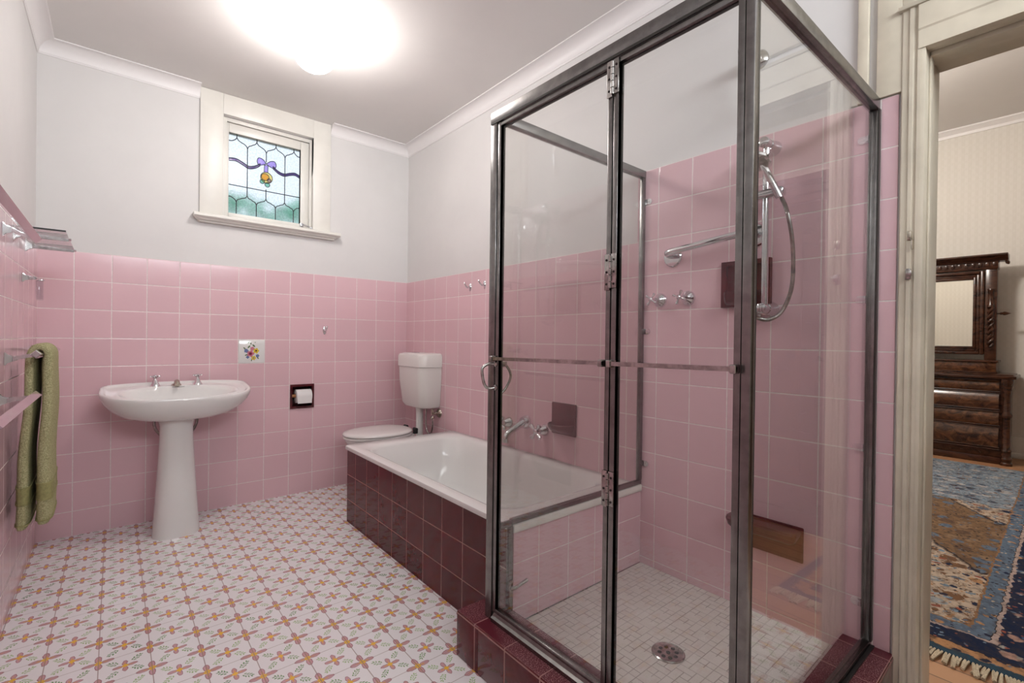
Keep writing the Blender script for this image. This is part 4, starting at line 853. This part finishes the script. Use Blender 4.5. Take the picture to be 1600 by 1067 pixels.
for half, path, h0 in (('back', bk, .0200), ('front', ft_, .0230)):
    def at(z): 
        i = min(range(len(path)), key=lambda j: abs(path[j][1]-z)); return path[i][0]
    zb = path[0][1]
    for nm_, za, zc, gr in (('woven_band', .100, .152, 1.02), ('hem_line', .093, .100, 1.09), ('hem_line', .152, .159, 1.09), ('hem_line', .012, .018, 1.06)):
        bm = bmesh.new(); loft(bm, [towel_ring(at(zb+z_), zb+z_, 1, 0, h0*gr, .1505*(1+(gr-1)*.15), YM_T, (zb+z_)*8) for z_ in (za, (za+zc)/2, zc)]); link(nm_, bm, 'towel_band', tw, angle=80)

# ------------------------------------------------------------------ ceiling lamp
LX, LYY = 1.035, -1.045
lp = thing('ceiling_lamp', 'lit white globe lamp on the bathroom ceiling', 'ceiling lamp', (LX, LYY, ZC))
bm = bmesh.new(); lathe(bm, [(0, 0), (.060, 0), (.062, .010), (.060, .034), (.056, .040), (0, .040)], (LX, LYY, ZC), (0, 0, -1), 32); link('gallery', bm, 'cream', lp)
for a in (.3, 2.4, 4.5): bm = bmesh.new(); lathe(bm, [(0, 0), (.004, 0), (.005, .006), (0, .008)], (LX+.061*math.cos(a), LYY+.061*math.sin(a), ZC-.028), (math.cos(a), math.sin(a), 0), 8); link('gallery_screw', bm, 'brass_dull', lp)
bm = bmesh.new(); pr_ = [(.050, .036)]
for k in range(1, 20):
    a = k/20*PI; pr_.append((max(.050 if k < 4 else 0, .098*math.sin(a)**.85), .040+.092*(1-math.cos(a))))
pr_.append((0, .2245)); lathe(bm, pr_, (LX, LYY, ZC), (0, 0, -1), 32, cap=False); link('globe', bm, 'globe', lp, angle=60)

# ------------------------------------------------------------------ bedroom furniture
ds = thing('dresser', 'tall dark carved wooden dresser with mirror against the bedroom wall', 'dresser', (6.6, -2.3, 0))
DX = 6.36; DY0, DY1 = -3.045, -1.55      # front x, right end, left end
link('carcass', B((DX+.02, DY0+.02, .05), (BX1-.03, DY1-.02, .765), .004), 'walnut', ds)
bm = B((DX-.035, DY0-.03, .765), (BX1-.028, DY1+.03, .795), .008); box(bm, (DX-.01, DY0-.01, .795), (BX1-.05, DY1+.01, .805), .003); link('top_slab', bm, 'walnut', ds)
link('plinth', B((DX+.0, DY0+.02, .0), (BX1-.04, DY1-.02, .06), .004), 'walnut', ds)
dz = [.755, .640, .480, .335, .140]
for i in range(4):
    zt_, zb_ = dz[i]-.010, dz[i+1]+.010; zm = (zt_+zb_)/2; hh = (zt_-zb_)/2
    conv = i % 2 == 0
    prof_ = [(DX+.03, zb_)] + [(DX+(.020 if conv else .006) - (.030 if conv else .024)*math.sin(k/10*PI)*(1 if not conv else .5) , zb_+2*hh*k/10) for k in range(11)] + [(DX+.03, zt_)]
    bm = bmesh.new(); prism(bm, prof_, 1, DY0+.078, DY1-.078); link('drawer', bm, 'burl', ds, angle=40)
bm = bmesh.new()
for z_ in dz[1:]:
    for dz_ in (-.009, .009): tube(bm, [(DX+.004, DY0+.07, z_+dz_), (DX+.004, DY1-.07, z_+dz_)], .005, 8)
link('drawer_beading', bm, 'walnut', ds)
for y_ in (DY0+.028, DY1-.028):
    bm = bmesh.new(); lathe(bm, [(0, .0), (.040, 0), (.042, .02), (.034, .03), (.036, .05), (.040, .06), (.032, .075), (.032, .12), (.036, .13), (.032, .14), (.027, .15), (.027, .42), (.034, .43), (.036, .45), (.027, .47), (.027, .66), (.032, .67), (.034, .69), (.040, .72), (.042, .765), (0, .765)], (DX+.0, y_, 0), n=20); link('turned_column', bm, 'walnut', ds)
# upper part
MX = 6.56; MR = -2.935; ML = -1.66
link('glove_box', B((MX-.03, MR, .805), (BX1-.06, ML, .905), .004), 'burl', ds)
bm = B((MX-.045, MR-.012, .905), (BX1-.055, ML+.012, .925), .004); bm = box(bm, (MX-.04, MR-.008, .805), (BX1-.055, ML+.008, .817), .003); link('glove_box_moulding', bm, 'walnut', ds)
for (y0_, y1_) in ((MR+.005, MR+.085), (ML-.085, ML-.005)): link('mirror_post', B((MX, y0_, .925), (MX+.08, y1_, 1.80), .004), 'walnut', ds)
for yc_ in (MR+.045, ML-.045):
    bm = bmesh.new(); pp = []; 
    lathe(bm, [(0, 0), (.026, 0), (.026, .02), (.02, .03), (.02, .15), (.026, .16), (.024, .17), (0, .17)], (MX-.006, yc_, 1.42), n=14)
    for st in range(2):
        tube(bm, [(MX-.008+.012*math.cos(k*.55+st*PI), yc_+.012*math.sin(k*.55+st*PI), 1.05+k*.0085) for k in range(44)], .013, 8)
    link('twisted_column', bm, 'walnut', ds)
def mframe(bm, y0_, y1_, z0_, z1_, wd, xa, xb, bev=.004):
    box(bm, (xa, y0_, z0_), (xb, y0_+wd, z1_), bev); box(bm, (xa, y1_-wd, z0_), (xb, y1_, z1_), bev); box(bm, (xa, y0_+wd, z0_), (xb, y1_-wd, z0_+wd), bev); box(bm, (xa, y0_+wd, z1_-wd), (xb, y1_-wd, z1_), bev)
bm = bmesh.new(); mframe(bm, MR+.088, ML-.088, .975, 1.765, .030, MX-.012, MX+.05, .008); mframe(bm, MR+.116, ML-.116, 1.003, 1.737, .030, MX+.004, MX+.05, .008); mframe(bm, MR+.144, ML-.144, 1.031, 1.709, .022, MX-.004, MX+.05, .006)
link('mirror_frame', bm, 'walnut', ds)
link('mirror_glass', B((MX+.030, MR+.15, 1.04), (MX+.034, ML-.15, 1.70)), 'mirror', ds, smooth=False)
bm = B((MX-.012, MR+.0, 1.775), (BX1-.15, ML-.0, 1.845), .003); 
prism(bm, [(MX+.1, 1.845), (MX-.02, 1.845), (MX-.03, 1.86), (MX-.05, 1.868), (MX-.065, 1.885), (MX-.085, 1.892), (MX-.085, 1.905), (MX+.1, 1.905)], 1, MR-.065, ML+.065)
for k in range(26): box(bm, (MX-.024, MR+.01+k*.0475, 1.800), (MX-.010, MR+.038+k*.0475, 1.838), .006)
link('carved_cornice', bm, 'walnut', ds)
bm = bmesh.new(); lathe(bm, [(.006, 0), (.006, .015), (.014, .022), (.010, .030), (.018, .045), (.012, .065), (.006, .075), (0, .09)], (MX+.04, MR+.004, 1.36), (0, -1, 0), 14); link('finial', bm, 'walnut', ds)
bm = bmesh.new(); lathe(bm, [(.006, 0), (.012, .012), (.016, .03), (.008, .045), (0, .05)], (MX-.04, MR-.05, 1.845), (-.3, -.5, -1), 10); link('corner_drop', bm, 'walnut', ds)

# wardrobe (seen in the reflection in the shower glass)
wd_ = thing('wardrobe', 'dark carved wooden wardrobe seen only as a reflection in the shower glass', 'wardrobe', (3.55, -4.1, 0))
WXA, WYA = 3.24, -3.475
link('carcass', B((WXA+.05, WYA-1.2, .10), (WXA+.62, WYA-.05, 1.86), .006), 'walnut', wd_)
bm = B((WXA+.02, WYA-1.23, 1.86), (WXA+.65, WYA-.02, 1.90), .01); box(bm, (WXA, WYA-1.25, 1.90), (WXA+.67, WYA, 1.96), .012); box(bm, (WXA-.03, WYA-1.28, 1.96), (WXA+.70, WYA+.03, 2.0), .01); link('cornice', bm, 'walnut', wd_)
for a_ in (WYA-.62, WYA-1.17):
    d_ = link('door', B((WXA+.032, a_, .18), (WXA+.05, a_+.54, 1.82), .004), 'walnut', wd_); link('door_panel', B((WXA+.024, a_+.08, .30), (WXA+.034, a_+.46, 1.70), .006), 'burl', d_)
link('plinth', B((WXA+.03, WYA-1.22, 0), (WXA+.64, WYA-.03, .10), .006), 'walnut', wd_)

# rug
rg = thing('rug', 'blue and cream patterned rug with fringed end on the bedroom floor', 'rug', (4.3, -2.0, 0))
link('pile', B((2.505, -3.425, .0), (6.15, -1.15, .010), .003), 'rug', rg, smooth=False)
bm = bmesh.new()
y_ = -3.42
while y_ < -1.16:
    L = random.uniform(.05, .085); dy_ = random.uniform(-.02, .02)
    tube(bm, [(2.51, y_, .006), (2.51-L*.5, y_+dy_*.4, .010), (2.51-L, y_+dy_, .004)], .0042, 5, rad=[.004, .005, .006]); y_ += .0095
link('fringe', bm, 'fringe', rg)
# bedroom lamp
bl = thing('bedroom_ceiling_lamp', 'lit globe lamp on the bedroom ceiling out of view', 'ceiling lamp', (4.4, -2.25, BZ))
bm = bmesh.new(); lathe(bm, [(0, 0), (.07, 0), (.07, .03), (.01, .035), (.01, .25), (0, .25)], (4.4, -2.05, BZ), (0, 0, -1), 24); link('rod', bm, 'brass_dull', bl)
bm = bmesh.new(); lathe(bm, [(0, 0)] + [(.13*math.sin(k/14*PI), .13*(1-math.cos(k/14*PI))) for k in range(1, 14)] + [(0, .26)], (4.4, -2.05, BZ-.24), (0, 0, -1), 28, cap=False); link('globe', bm, 'globe2', bl, angle=60)

# ------------------------------------------------------------------ outside the window
struct(link('ground_outside', B((-6, .35, -.3), (9, 12, -.05)), 'terracotta'))
hg = thing('hedge', 'green hedge seen blurred through the lower stained glass', 'hedge', (1.9, 2.9, -.05))
bm = bmesh.new(); rnd = random.Random(3)
for i in range(5200):
    x_ = rnd.uniform(.2, 4.2); zt_ = 2.70 + .10*math.sin(x_*3.1) + .06*math.sin(x_*9.3+1)
    z_ = zt_*(1-rnd.random()**1.6*.75); y_ = 2.9 + rnd.gauss(0, .18)
    o = Vector((x_, y_, z_)); n_ = Vector((rnd.gauss(0, 1), rnd.gauss(0, 1), rnd.gauss(0, 1))).normalized(); u, v = frame_of(n_); L = rnd.uniform(.03, .06)
    bm.faces.new([bm.verts.new(o+u*L), bm.verts.new(o+v*L*.5), bm.verts.new(o-u*L), bm.verts.new(o-v*L*.5+n_*.008)])
fo = link('foliage', bm, 'leaf', hg, smooth=False); 
bm = bmesh.new()
for i in range(9): tube(bm, [(.4+i*.45, 2.9, -.1), (.42+i*.45, 2.92, 1.2), (.36+i*.45, 2.88, 2.3)], .03, 8, rad=[.04, .03, .01])
link('stems', bm, 'bark', hg)
